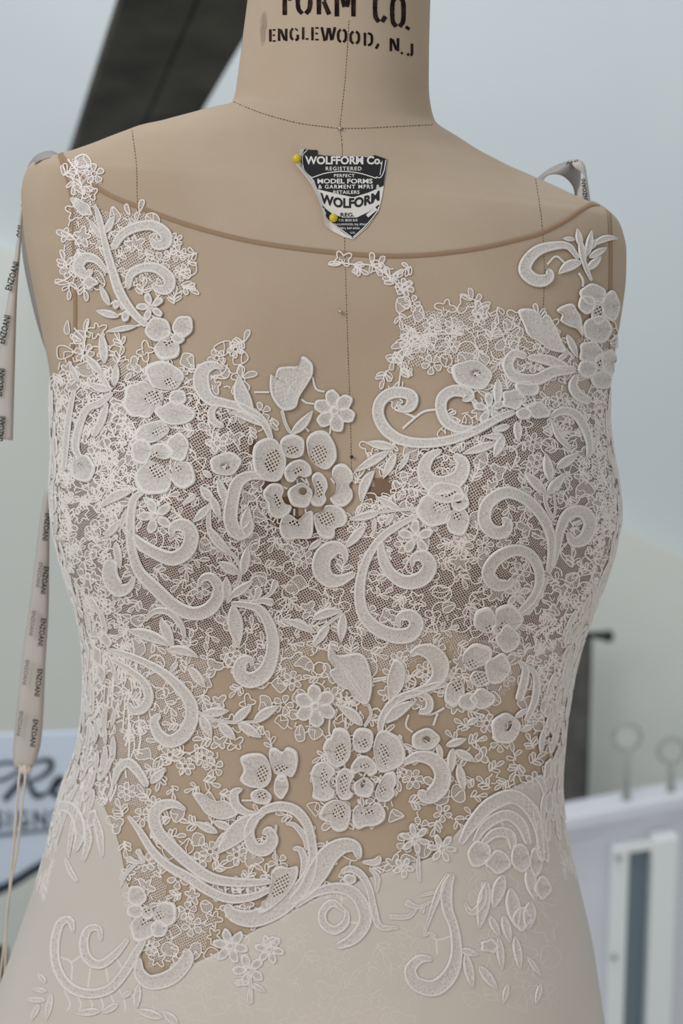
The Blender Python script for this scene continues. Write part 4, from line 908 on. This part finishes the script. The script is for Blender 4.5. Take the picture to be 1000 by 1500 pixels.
def fine_cells(T_, F_, x, y, r):
    n = random.randint(5, 7); a0 = random.random() * 6
    an = [a0 + 6.283 * (i + random.uniform(-.28, .28)) / n for i in range(n)]; rd = [r * random.uniform(.6, 1.35) for i in range(n)]
    o = [(x + q_ * math.cos(t_), y + q_ * math.sin(t_)) for q_, t_ in zip(rd, an)]
    thread(T_, o, 1.7, True); c0 = (x + random.uniform(-2, 2), y + random.uniform(-2, 2))
    for i in random.sample(range(n), 2): thread(T_, [c0, ((c0[0] + o[i][0]) / 2 + random.uniform(-2, 2), (c0[1] + o[i][1]) / 2 + random.uniform(-2, 2)), o[i]], 1.5)
    if random.random() < .5: fill_loop(F_, spline(np.array(o), 4, True))
def scatter(T_, F_, ok, box, spacing, limit):
    cand = np.stack([rng.uniform(box[0], box[2], limit), rng.uniform(box[1], box[3], limit)], 1); cand = cand[ok(cand[:, 0], cand[:, 1])]
    pts = []; grid = {}
    for x, y in cand.tolist():
        g = (int(x // spacing), int(y // spacing))
        if any((x - a) ** 2 + (y - b) ** 2 < spacing ** 2 for i in (-1, 0, 1) for j in (-1, 0, 1) for a, b in grid.get((g[0] + i, g[1] + j), ())): continue
        grid.setdefault(g, []).append((x, y)); pts.append((x, y))
    P = np.array(pts); links = []
    for i, (x, y) in enumerate(pts):
        k = random.random()
        if k < .13: fine_flower(T_, F_, x, y, random.uniform(.58, .7) * spacing)
        elif k < .58: fine_leaves(T_, F_, x, y, random.uniform(.6, .75) * spacing)
        elif k < .80: fine_meander(T_, F_, x, y, random.uniform(.55, .72) * spacing)
        else: fine_cells(T_, F_, x, y, random.uniform(.45, .6) * spacing)
        d = (P[:, 0] - x) ** 2 + (P[:, 1] - y) ** 2
        for j in np.argpartition(d, 4)[:5]:
            if j > i and random.random() < .8 and d[j] < (2.2 * spacing) ** 2: links.append((i, j))
    if links:
        L = np.array(links); mid = (P[L[:, 0]] + P[L[:, 1]]) / 2 + rng.uniform(-4, 4, (len(L), 2)); good = ok(mid[:, 0], mid[:, 1])
        for (i, j), m_, g in zip(links, mid, good):
            if g: thread(T_, [P[i] * .62 + P[j] * .38, m_, P[i] * .38 + P[j] * .62], 1.8)
scatter(thr, fil, lambda x, y: in_lace(x, y) & ((facing(x, y) > .36) | (np.asarray(y) < 560)) & ((np.asarray(y) < 1070) | (np.sin(np.asarray(x) * 12.9 + np.asarray(y) * 78.2) < .2)), (60, 220, 925, 1440), 21.5, 30000)
SIDE_L = [(80, 560), (150, 540), (200, 640), (180, 760), (150, 840), (190, 940), (180, 1010), (120, 1010), (100, 860), (78, 740)]
SIDE_R = [(800, 600), (890, 560), (900, 740), (880, 850), (845, 940), (830, 1060), (770, 1060), (780, 960), (800, 880), (860, 800), (870, 740), (830, 660)]
for sp in (SIDE_L, SIDE_R): scatter(thr, fil, lambda x, y: inside(x, y, sp) & (facing(x, y) > .22), (70, 520, 915, 1080), 17.0, 16000)
for _ in range(190):          # wandering couched cords
    x, y = random.uniform(90, 900), random.uniform(480, 1240); a = random.random() * 6.28; pts = []; L = random.uniform(7, 10); cv_ = random.choice((-1, 1)) * random.uniform(.5, .9)
    for k in range(random.randint(7, 13)):
        pts.append((x, y)); x += math.cos(a) * L; y += math.sin(a) * L; a += cv_
        if random.random() < .3: cv_ = -cv_
    if in_lace(np.array([p[0] for p in pts]), np.array([p[1] for p in pts])).all(): thread(thr, pts, 2.0)
# traced fine pieces at the borders
for x, y, r in [(742, 493, 24), (600, 500, 15), (622, 500, 16), (675, 797, 17), (603, 445, 12), (345, 512, 12), (318, 525, 13), (665, 480, 14), (700, 465, 13), (262, 372, 12), (268, 400, 12), (258, 352, 10), (660, 505, 13), (640, 470, 12), (318, 650, 16), (595, 712, 20), (250, 1105, 14), (300, 1110, 14)]: fine_flower(thr, fil, x, y, r)
for pts in [[(480, 388), (500, 386), (520, 388), (545, 390), (575, 410), (592, 432)], [(575, 530), (590, 510), (606, 495), (640, 490), (680, 490)], [(582, 580), (586, 550), (590, 525), (606, 498)], [(100, 235), (115, 255), (122, 285), (118, 300)], [(110, 480), (125, 500), (120, 530)], [(125, 495), (130, 470)], [(90, 392), (105, 385), (115, 370)], [(82, 415), (100, 408), (112, 395)], [(97, 340), (110, 350), (118, 362)]]:
    thread(thr, pts, 2.3)
for x, y, a, L in [(545, 388, -1.6, 18), (555, 392, -1.2, 18), (570, 408, -.4, 22), (565, 402, -2, 18), (530, 388, 2.4, 18), (500, 386, 3.1, 18), (585, 425, -.6, 20), (595, 505, 3.0, 22), (598, 512, 2.6, 22), (588, 530, 3.3, 20), (588, 540, .6, 18), (585, 560, 2.2, 18), (690, 440, -1.7, 18), (695, 445, -1, 16), (700, 450, -.3, 18), (690, 440, 3.6, 18), (352, 555, -1.6, 20), (355, 553, -.3, 22), (358, 500, -1.2, 18), (118, 270, -1, 22), (118, 275, .2, 20), (125, 285, -2.4, 20), (112, 250, -.2, 18), (105, 345, 3.4, 14), (110, 395, 3.0, 22), (102, 415, 3.3, 20), (205, 310, -1.3, 18), (190, 315, -1.9, 16), (125, 485, -1.3, 18), (120, 500, -2.6, 18), (100, 470, 1.6, 20), (275, 385, .2, 14), (274, 420, .3, 14), (560, 800, .4, 16)]:
    petal_loop(thr, fil, x, y, a, L, L * .5)
for i in range(70):      # gathered upright threads on the left side seam
    y = random.uniform(930, 1150); x = 130 + random.uniform(0, 75) - max(0, y - 1060) * .35; L = random.uniform(20, 55)
    thread(thr, [(x, y), (x + random.uniform(-4, 4), y + L * .5), (x + random.uniform(-6, 4) - L * .08, y + L)], random.uniform(1.6, 3.0))
# fine embroidery straying over the satin
def on_satin(x, y):
    return inside(x, y, [(215, 1430), (330, 1395), (420, 1350), (470, 1395), (560, 1370), (620, 1350), (600, 1500), (330, 1500), (200, 1500)]) | inside(x, y, [(690, 1260), (790, 1200), (815, 1330), (800, 1470), (690, 1470)])
thr2, fil2 = Parts(), Parts(); TB = 1.05
scatter(thr2, fil2, on_satin, (190, 1190, 830, 1500), 31.0, 6000)
# loose thread ends on the right side
for pts in [[(846, 936), (856, 942), (868, 942)], [(840, 968), (848, 968), (852, 974)], [(842, 980), (852, 990), (857, 1002)], [(890, 530), (898, 528)]]: thread(thr2, pts, 1.6)
tag(thr.build('fine_lace_thread', M['thread'], dress), kind='stuff')
tag(fil.build('fine_lace_fill', M['fill'], dress), kind='stuff')
tag(thr2.build('tonal_embroidery', M['tonal'], dress), kind='stuff')
# flanks beyond the photograph's outline
TB = 0.85
def facing_loft(x, y, fm):
    p = fm(x, y, np.zeros(len(x))); n = fm(x, y, np.full(len(x), 1.0)) - p; v = CAM - p
    return (n * v).sum(-1) / np.linalg.norm(n, axis=-1) / np.linalg.norm(v, axis=-1) < .42
for t0, t1 in FLANKS.values():
    a, b = Parts(), Parts(); fm = flank_map(t0, t1)
    scatter(a, b, lambda x, y: facing_loft(x, y, fm), (8, 24, (t1 - t0 - 2) * FSX, (R1 - R0 - 2) * FSY), 19.0, 7000)
    tag(a.build('fine_lace_thread', M['thread'], dress, fm), kind='stuff'); tag(b.build('fine_lace_fill', M['fill'], dress, fm), kind='stuff')

# ------------------------------------------------------------------ text helper (built-in font, turned into flat printed letters)
def text_polys(txt, bold=0.0, spacing=1.0):
    cu = bpy.data.curves.new('print', 'FONT'); cu.body = txt; cu.size = 1.0; cu.offset = bold; cu.space_character = spacing; cu.resolution_u = 3
    o = bpy.data.objects.new('print', cu); COL.objects.link(o)
    dg = bpy.context.evaluated_depsgraph_get(); me = o.evaluated_get(dg).to_mesh()
    v = np.array([p.co[:2] for p in me.vertices]); f = [tuple(p.vertices) for p in me.polygons]
    o.evaluated_get(dg).to_mesh_clear(); bpy.data.objects.remove(o); bpy.data.curves.remove(cu)
    v -= v.min(axis=0); ext = v.max(axis=0)
    return v / ext, f, ext
def print_on(name, txt, place, mat, parent, bold=0.0, spacing=1.0):
    """place(u, v) with u, v in 0..1 -> world points"""
    v, f, ext = text_polys(txt, bold, spacing)
    return mesh_obj(name, place(v[:, 0], v[:, 1]), f, mat, parent, smooth=False)

# ------------------------------------------------------------------ maker's label pinned to the chest
label = empty('maker_label', FRONT(503, 290, 1.0), 'torn black and white shield paper label pinned below the neck', 'label')
def lift(x, y):                                   # the torn left edge curls up
    e = np.interp(y, [219, 232, 244, 271, 300, 322, 335], [440, 438, 434, 455, 468, 474, 477])
    return np.clip((e + 9 - x) / 9, 0, 1) ** 1.5 * 2.4
def q5(pts): return [(420 + x / 5.882, 200 + y / 5.882) for x, y in pts]
def sheet(name, pts, mat, h, rings=5, smooth=True):
    o = spline(np.array(pts, float), 4, True) if smooth else np.vstack([np.linspace(pts[i], pts[(i + 1) % len(pts)], 8, endpoint=False) for i in range(len(pts))])
    n = len(o); y0, y1 = o[:, 1].min(), o[:, 1].max(); dy = .8
    def cuts(y):
        r = []
        for i in range(n):
            (xa, ya), (xb, yb) = o[i], o[(i + 1) % n]
            if (ya > y) != (yb > y): r.append(xa + (xb - xa) * (y - ya) / (yb - ya))
        return sorted(r)
    V, F = [], []
    for y in np.arange(y0 + 1e-3, y1 - dy, dy):
        ca, cb = cuts(y), cuts(y + dy)
        if len(ca) != len(cb): ca = cb = cuts(y + dy / 2)
        for k in range(0, len(ca) - 1, 2):
            m_ = max(2, int((ca[k + 1] - ca[k]) / 4) + 1); b_ = len(V)
            V += [(x, y) for x in np.linspace(ca[k], ca[k + 1], m_)] + [(x, y + dy) for x in np.linspace(cb[k], cb[k + 1], m_)]
            F += [(b_ + i, b_ + m_ + i, b_ + m_ + i + 1, b_ + i + 1) for i in range(m_ - 1)]
    V = np.array(V)
    return mesh_obj(name, FRONT(V[:, 0], V[:, 1], h + lift(V[:, 0], V[:, 1])), F, mat, label, smooth=False)
sheet('paper', q5([(112, 120), (265, 120), (270, 160), (500, 172), (700, 175), (760, 160), (865, 195), (850, 320), (820, 520), (792, 640), (700, 775), (570, 890), (490, 868), (330, 785), (318, 730), (285, 590), (205, 430), (75, 265), (105, 190)]), M['paper'], .6, smooth=False)
sheet('black_field', q5([(150, 115), (265, 120), (268, 162), (500, 176), (700, 179), (760, 163), (862, 198), (848, 320), (832, 430), (700, 488), (570, 528), (420, 495), (262, 458), (232, 385), (118, 262), (120, 200)]), M['label_black'], .72, smooth=False)
sheet('black_foot', q5([(302, 602), (390, 668), (480, 702), (600, 702), (700, 655), (796, 588), (780, 660), (690, 775), (566, 880), (480, 826), (345, 720)]), M['label_black'], .72, smooth=False)
def line(pts, w, h=.86, mat='label_white'):
    p = spline(np.array(q5(pts)), 1.5) if len(pts) > 2 else np.linspace(*q5(pts), 6)
    q = Parts(); xy, hh, uv, f = ribbon_geo(p, np.full(len(p), w), .0, h, np.array([1., 1]), False, np.array([-1., 1.]))
    q.add(xy, hh + lift(xy[:, 0], xy[:, 1]), uv, f); return q.build('printed_line', M[mat], label)
line([(215, 362), (340, 322), (480, 308), (620, 322), (772, 368)], 1.4)
line([(175, 120), (135, 180), (150, 300), (215, 362)], 1.2); line([(120, 240), (150, 300)], 1.0); line([(850, 205), (835, 300), (805, 360), (765, 355)], 1.3); line([(820, 215), (800, 340)], 1.0)
line([(330, 660), (345, 715), (480, 815), (560, 872)], 1.4); line([(790, 610), (770, 660), (680, 770), (570, 872)], 1.4)
line([(690, 690), (750, 640), (770, 625)], 5); line([(310, 630), (330, 680)], 4)
def label_text(txt, cx, cy, w, h, mat='label_white', arch=None, bold=.02, hh=.86, spacing=1.0):
    def place(u, v):
        x = 420 + (cx + (u - .5) * w) / 5.882
        yy = cy + (.5 - v) * h + (arch(u) if arch else 0)
        y = 200 + yy / 5.882
        return FRONT(x, y, hh + lift(x, y))
    return print_on('printed_word', txt, place, M[mat], label, bold, spacing)
label_text('WOLFFORM Co.', 488, 210, 662, 72, bold=.035)
label_text('REGISTERED', 488, 282, 308, 34, spacing=1.25)
label_text('PERFECT', 494, 344, 178, 28, spacing=1.1)
label_text('MODEL FORMS', 500, 392, 474, 42, bold=.03)
label_text('& GARMENT MFRS &', 535, 439, 530, 34, spacing=1.2)
label_text('RETAILERS', 512, 486, 225, 30, spacing=1.1)
label_text('WOLFORM', 542, 545, 510, 86, 'label_black', arch=lambda u: 58 * (1 - (2 * u - .92) ** 2) - 24, bold=.04)
label_text('REG.', 520, 678, 118, 34, 'label_black', bold=.02)
label_text('P.O. BOX 510', 527, 725, 160, 22); label_text('ENGLEWOOD, N.J. 07631', 545, 763, 282, 22); label_text('(201) 567-6556', 537, 796, 180, 22); label_text('U.S.', 568, 832, 44, 16)

# pins
def pin(x, y, r, mat, name, lab, group=None, hgt=2.0):
    P = FRONT(x, y, hgt); N = FRONT(x, y, hgt + 1) - P; N /= np.linalg.norm(N)
    t = empty(name, FRONT(x, y, 0.5), lab, 'pin', group)
    mb = MB(); mb.ball(P + N * r * .6, r, 18, 12); mb.build('pin_head', mat, t, True)
    mb = MB(); mb.tube([P + N * r * .3, P - N * 6 * MM], .0004, 6); mb.build('pin_shaft', M['steel'], t, True)
pin(435, 236, 2.5 * MM, M['yellow'], 'ball_pin', 'yellow ball-headed pin at the upper left corner of the shield label')
pin(488, 322, 2.4 * MM, M['yellow'], 'ball_pin', 'yellow ball-headed pin near the bottom of the shield label')
pin(497.5, 189, 1.1 * MM, M['steel'], 'steel_pin', 'tiny steel pin where the neck seam meets the centre seam', hgt=.4)
pin(498, 457, 1.1 * MM, M['steel'], 'steel_pin', 'tiny steel pin on the bare chest below the neckline', hgt=1.4)
pin(515.5, 669, 1.0 * MM, M['black_metal'], 'dark_pin', 'tiny dark pin between the two busts of lace', hgt=1.4)

# ------------------------------------------------------------------ hanging ribbons (part of the dress)
def strip(name, le, re, mat, th=0.35):
    """le, re: lists of (px, py, Y) edges"""
    a = spline(np.array(le, float), 6); n = len(a)
    b0 = spline(np.array(re, float), 2); b = np.stack([np.interp(np.linspace(0, 1, n), np.linspace(0, 1, len(b0)), b0[:, i]) for i in range(3)], 1)
    rowsV = []
    for k in np.linspace(0, 1, 5):
        c_ = a * (1 - k) + b * k
        bow = 0.0018 * math.sin(math.pi * k)
        rowsV.append(np.array([at(x, y, Y - bow) for x, y, Y in c_]))
    V = np.array(rowsV); ii = np.arange(5 * n).reshape(5, n)
    o = mesh_obj(name, V.reshape(-1, 3), np.stack([ii[:-1, :-1], ii[1:, :-1], ii[1:, 1:], ii[:-1, 1:]], -1).reshape(-1, 4).tolist(), mat, dress)
    sm = o.modifiers.new('thickness', 'SOLIDIFY'); sm.thickness = th * MM; sm.offset = 0
    return o
def word_down(x0, y0, x1, y1, half, Y, mat, parent, txt='ENZOANI'):
    """printed along the ribbon: from (x0,y0) reading towards (x1,y1)"""
    a, b = np.array([x0, y0]), np.array([x1, y1]); d = b - a; n = np.array([d[1], -d[0]]) / np.hypot(*d)
    def place(u, v):
        p = a + d * u[:, None] + n * ((v - .5) * 2 * half)[:, None]
        return np.array([at(x, y, Y) for x, y in p])
    return print_on('printed_word', txt, place, M[mat], parent, .03, 1.05)
RY = 0.012
r1 = strip('hanger_ribbon', [(31, 302, RY), (22, 375, RY), (7, 465, RY), (-8, 560, RY), (-13, 642, RY)], [(34, 302, RY), (30, 365, RY), (25, 430, RY), (22, 530, RY), (19, 645, RY)], M['ribbon'])
word_down(12, 425, 24, 384, 5, RY - .0035, 'ribbon_ink', r1); word_down(2, 503, 11, 462, 5, RY - .0035, 'ribbon_ink', r1); word_down(-2, 580, 3, 540, 5, RY - .0035, 'ribbon_ink', r1); word_down(-1, 646, 4, 610, 5, RY - .0035, 'ribbon_ink', r1); word_down(25, 348, 28, 330, 2, RY - .0035, 'ribbon_ink', r1, 'ANI')
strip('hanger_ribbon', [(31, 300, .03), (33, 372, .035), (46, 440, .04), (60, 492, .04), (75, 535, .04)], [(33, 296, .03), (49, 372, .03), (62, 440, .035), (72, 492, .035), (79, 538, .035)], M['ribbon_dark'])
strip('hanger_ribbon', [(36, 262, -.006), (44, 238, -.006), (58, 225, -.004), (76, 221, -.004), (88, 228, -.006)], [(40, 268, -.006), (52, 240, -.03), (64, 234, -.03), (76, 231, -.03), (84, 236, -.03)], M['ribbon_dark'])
r2 = strip('hanger_ribbon', [(66, 716, .02), (60, 750, .02), (55, 790, .02), (44, 880, .02), (31, 976, .02), (19, 1100, .02), (23, 1126, .02)], [(76, 716, .02), (73, 750, .02), (72, 828, .02), (71, 900, .02), (67, 965, .02), (61, 1080, .02), (49, 1124, .02)], M['ribbon'])
for x, y in [(68.5, 772), (66, 850), (62, 926), (57, 1000), (50.5, 1074)]: word_down(x + 2, y - 20, x - 3, y + 20, 4.0, .0145, 'ribbon_ink', r2)
for x, y in [(58, 842), (48, 913), (38.5, 985), (29.5, 1060)]: word_down(x + 2, y - 18, x - 3, y + 18, 3.0, .0145, 'ribbon_ghost', r2)
mb = MB(); mb.ball(at(37, 1127, .017), .0035, 10, 8, (1.3, .8, 1)); mb.tube([at(x, y, .016) for x, y in [(30, 1120), (27, 1150), (22, 1215), (17, 1270), (12, 1330), (6, 1385), (0, 1430), (-6, 1500)]], .0009, 6)
mb.build('tie_cord', M['cordstring'], dress, True)
mb = MB(); mb.tube([at(x, y, .015) for x, y in [(38, 1122), (36, 1150), (30, 1200), (25, 1250), (16, 1292), (10, 1340), (8, 1400), (4, 1500)]], .0009, 6); mb.build('tie_cord', M['cordstring'], dress, True)
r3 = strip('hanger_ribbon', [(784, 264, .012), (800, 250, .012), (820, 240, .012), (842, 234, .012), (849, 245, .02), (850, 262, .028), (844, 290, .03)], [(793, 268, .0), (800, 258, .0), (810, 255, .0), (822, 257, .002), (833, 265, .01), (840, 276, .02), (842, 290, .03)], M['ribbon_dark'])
r4 = strip('hanger_ribbon', [(834, 236, .01), (848, 234, .01), (856, 242, .008), (859, 258, .004), (862, 278, .002), (865, 300, .0)], [(842, 246, .004), (850, 251, .004), (855, 257, .004), (852, 266, .004), (846, 279, .002), (843, 296, .0)], M['ribbon'])
word_down(858, 296, 854, 262, 3.2, -.003, 'ribbon_ink', r4); word_down(828, 240, 846, 235, 1.6, .006, 'ribbon_ink', r3, 'ANI')

# ------------------------------------------------------------------ background things
# leaning timber brace, nearer to us at the top
brace = empty('timber_brace', at(200, 330, 1.9), 'dark stained diagonal timber brace of two boards behind the left shoulder', 'beam')
def brace_pt(edge, y, back=0.0):
    k = (y + 70) / 400.0; Y = 0.95 + k * 1.15
    x = {'l': 180 + (y) * (-.325), 'm': 290 - y * .43, 'r': 393 - y * .585}[edge]
    p = at(x, y, Y + back); return p
for e0, e1, gap in (('l', 'm', (0, -.4)), ('m', 'r', (.4, 0))):
    mb = MB()
    f = [brace_pt(e0, -70), brace_pt(e1, -70), brace_pt(e1, 330), brace_pt(e0, 330)]
    d = (f[1] - f[0]) / np.linalg.norm(f[1] - f[0])
    f = [f[0] + d * gap[0] * .002, f[1] + d * gap[1] * .002, f[2] + d * gap[1] * .002, f[3] + d * gap[0] * .002]
    off = np.array([-0.03 if e0 == 'l' else -.03, 0.10, 0.0]); f2 = [p + off for p in f]
    mb.hexa(f, f2); mb.build('board', M['wood'], brace, bevel=.004)
# curtain on a rod
CYY = 1.95
rod = empty('curtain_rod', at(800, 928, CYY), 'black metal curtain rod with a round finial right of the waist', 'curtain rod')
mb = MB(); mb.tube([at(560, 905, CYY), at(880, 931, CYY)], .0058, 12); mb.build('rod', M['black_metal'], rod, True)
mb = MB(); mb.ball(at(890, 932, CYY), .0125, 14, 10); mb.tube([at(872, 930.5, CYY), at(882, 931, CYY)], .0085, 12); mb.build('finial', M['black_metal'], rod, True)
nx, nz = 60, 12; V = []
for j in range(nz):
    v = j / (nz - 1)
    for i in range(nx):
        u = i / (nx - 1)
        px = 590 + (868 - 590 - v * 9) * u; py = 928 - 6 * (1 - u)
        Y = CYY + .028 + .014 * math.sin(u * 38) * (0.6 + .4 * v)
        p_ = at(868 if i == nx - 1 else 590 + 278 * u, py, Y); V.append((p_[0], Y, p_[2] * (1 - v) + .005 * v))
ii = np.arange(nx * nz).reshape(nz, nx)
cur = mesh_obj('curtain', V, np.stack([ii[:-1, :-1], ii[1:, :-1], ii[1:, 1:], ii[:-1, 1:]], -1).reshape(-1, 4).tolist(), M['curtain'])
sm = cur.modifiers.new('thickness', 'SOLIDIFY'); sm.thickness = .003
tag(cur, 'dark charcoal curtain hanging from the black rod behind the right waist', 'curtain')
# white glazed cabinet / half-wall with a ledge
cab = empty('glazed_cabinet', (at(900, 1400, 1.75)[0], 1.75, 0), 'white painted cabinet with a ledge top and a narrow glazed door at lower right', 'cabinet')
A0, B0 = at(600, 1226, 1.62), at(1320, 1122, 1.62 + .0)
ztop = at(822, 1182, 1.62)[2]
YA, YB = 1.55, 1.66
def cabp(px, py, dy=0.0):
    """point on the cabinet's front plane (receding to the right)"""
    d = FWD + np.array([1.0, 0, 0]) * ((px - 500) / FPX) - UPV * ((py - 750) / FPX)
    x0, x1 = at(820, 1180, YA)[0], at(1000, 1150, YB)[0]
    kx = (YB - YA) / (x1 - x0)                      # front plane: y = YA + kx (x - x0)
    t = (YA + dy + kx * (CAM[0] - x0) - CAM[1]) / (d[1] - kx * d[0])
    return CAM + d * t
def cab_panel(name, quad, mat, d0, d1, bevel=0.0):
    mb = MB(); f = [cabp(x, y, d0) for x, y in quad]
    if quad[2][1] > 1500: f[2] = np.array([f[1][0], f[1][1], 0.0]); f[3] = np.array([f[0][0], f[0][1], 0.0])
    b = [p + np.array([0, d1 - d0, 0]) for p in f]
    mb.hexa(f, b); return mb.build(name, mat, cab, bevel=bevel)
cab_panel('top_board', [(560, 1253), (1250, 1118), (1250, 1138), (560, 1273)], M['white_paint'], -.03, .05, .004)
cab_panel('front_panel', [(560, 1268), (1250, 1134), (1250, 2300), (560, 2300)], M['white_paint'], 0.0, .05)
cab_panel('apron_rail', [(560, 1270), (1250, 1136), (1250, 1150), (560, 1284)], M['white_paint'], -.012, .0, .003)
door = cab_panel('door_stile', [(897, 1243), (922, 1239), (914, 1900), (880, 1900)], M['stile'], -.03, .0, .003)
cab_panel('door_stile', [(957, 1232), (994, 1226), (984, 1900), (948, 1900)], M['stile'], -.05, .0, .003)
cab_panel('door_rail', [(918, 1239), (960, 1233), (960, 1245), (918, 1251)], M['stile'], -.028, .0, .003)
cab_panel('glass_pane', [(920, 1249), (958, 1244), (950, 1880), (912, 1880)], M['glass'], -.014, -.010)
mb = MB(); mb.ball(cabp(906, 1257, -.034), .006, 10, 8); mb.build('hinge', M['stem'], cab, True)
mb = MB(); mb.ball(cabp(899, 1402, -.034), .006, 10, 8); mb.build('hinge', M['stem'], cab, True)
# paddle-topped wire stands on the ledge
def paddle(px, pyc, pyb, r, lab):
    Y = cabp(px, pyb + 12, .005)[1]
    c0, b0 = at(px, pyc, Y), at(px - 1, pyb, Y)
    rr = r * (Y - CAM[1]) / FPX
    t = empty('round_plate_stand', b0, lab, 'table marker', 'round plate stands on the white ledge')
    mb = MB(); n = 36
    mb.tube([(c0[0], c0[1] - .003, c0[2]), (c0[0], c0[1] + .003, c0[2])], rr * .93, n); mb.build('plate', M['plate'], t, False)
    mb = MB(); mb.tube([(c0[0] + rr * math.cos(6.2832 * i / n), c0[1], c0[2] + rr * math.sin(6.2832 * i / n)) for i in range(n + 1)], .004, 8); mb.build('rim', M['stem'], t, True)
    mb = MB(); mb.tube([b0, (c0[0], c0[1], c0[2] - rr)], .0058, 10); mb.build('stem', M['stem'], t, True)
    mb = MB(); mb.tube([b0 + np.array([0, 0, -.004]), b0 + np.array([0, 0, .004])], [.010, .008], 16); mb.build('foot', M['stem'], t, False)
paddle(918, 1079, 1170, 20, 'taller round grey plate on a stem, nearer the dark curtain')
paddle(983, 1099, 1160, 19, 'shorter round grey plate on a stem at the right picture edge')
# printed sign board at lower left
SY = 1.25
sign = empty('sign_board', at(0, 1330, SY), 'pale sign board with dark script lettering at the lower left edge', 'sign')
mb = MB()
o = [(-260, 1085), (180, 1072), (180, 1190), (120, 1236), (52, 1276), (0, 1306), (-60, 1330), (-260, 1370)]
f = [at(x, y, SY) for x, y in o]; n = len(f)
mb.add(f + [p + np.array([0, .012, 0]) for p in f], [tuple(range(n))[::-1], tuple(range(n, 2 * n))] + [(i, (i + 1) % n, n + (i + 1) % n, n + i) for i in range(n)])
mb.build('board', M['sign'], sign)
def stroke(name, pts, mat, Y=SY - .002):
    p = spline(np.array(pts, float), 2.5); d = np.gradient(p[:, :2], axis=0); d /= np.maximum(np.linalg.norm(d, axis=1, keepdims=True), 1e-9)
    nn_ = np.stack([-d[:, 1], d[:, 0]], 1); V = []
    for i in range(len(p)):
        for sg in (-1, 1): V.append(at(p[i, 0] + nn_[i, 0] * sg * p[i, 2] / 2, p[i, 1] + nn_[i, 1] * sg * p[i, 2] / 2, Y - .0001 * (i % 2)))
    return mesh_obj(name, V, [(2 * i, 2 * i + 1, 2 * i + 3, 2 * i + 2) for i in range(len(p) - 1)], mat, sign, smooth=False)
stroke('script_letter', [(-40, 1140, 4), (-15, 1124, 5), (10, 1117, 5), (30, 1121, 5), (40, 1128, 6), (32, 1142, 9), (20, 1156, 9), (6, 1172, 9)], M['sign_ink'])
stroke('script_letter', [(-20, 1146, 4), (5, 1142, 5), (24, 1132, 5), (45, 1119, 5), (62, 1114, 6), (74, 1115, 8), (74, 1126, 8), (62, 1137, 6), (46, 1144, 5), (41, 1145, 6), (47, 1158, 8), (54, 1166, 9), (66, 1163, 5), (76, 1155, 4)], M['sign_ink'], SY - .0025)
stroke('script_letter', [(74, 1160, 4), (86, 1150, 5), (92, 1140, 6), (84, 1142, 8), (77, 1156, 9), (82, 1166, 7), (98, 1160, 4), (112, 1150, 4)], M['sign_ink'], SY - .003)
def sign_place(u, v): return np.array([at(-52 + 140 * a, 1215 - 25 * b - 4 * a, SY - .002) for a, b in zip(u, v)])
print_on('printed_word', 'DESIGNS', sign_place, M['sign_ink'], sign, .02, 1.3)
stroke('printed_rule', [(-60, 1226, 6), (0, 1223, 6), (40, 1219, 6), (110, 1212, 6)], M['sign_grey'])
stroke('printed_swoosh', [(-200, 1352, 20), (-60, 1325, 17), (0, 1303, 14), (25, 1290, 13), (52, 1273, 13), (110, 1240, 10)], M['sign_ink'])
# low brown bench far left
bench = empty('bench', (at(-60, 1420, .9)[0], .9, 0), 'dark brown wooden bench end low at the left picture edge', 'bench')
p = at(12, 1383, 1.1); zt = p[2]
mb = MB(); mb.box(p[0] - .5, p[0], .8, 1.1, zt - .04, zt); mb.build('seat', M['brown'], bench, bevel=.003)
for x in (p[0] - .48, p[0] - .05):
    for y in (.82, 1.04):
        mb = MB(); mb.box(x, x + .04, y, y + .04, 0, zt - .04); mb.build('leg', M['brown'], bench)
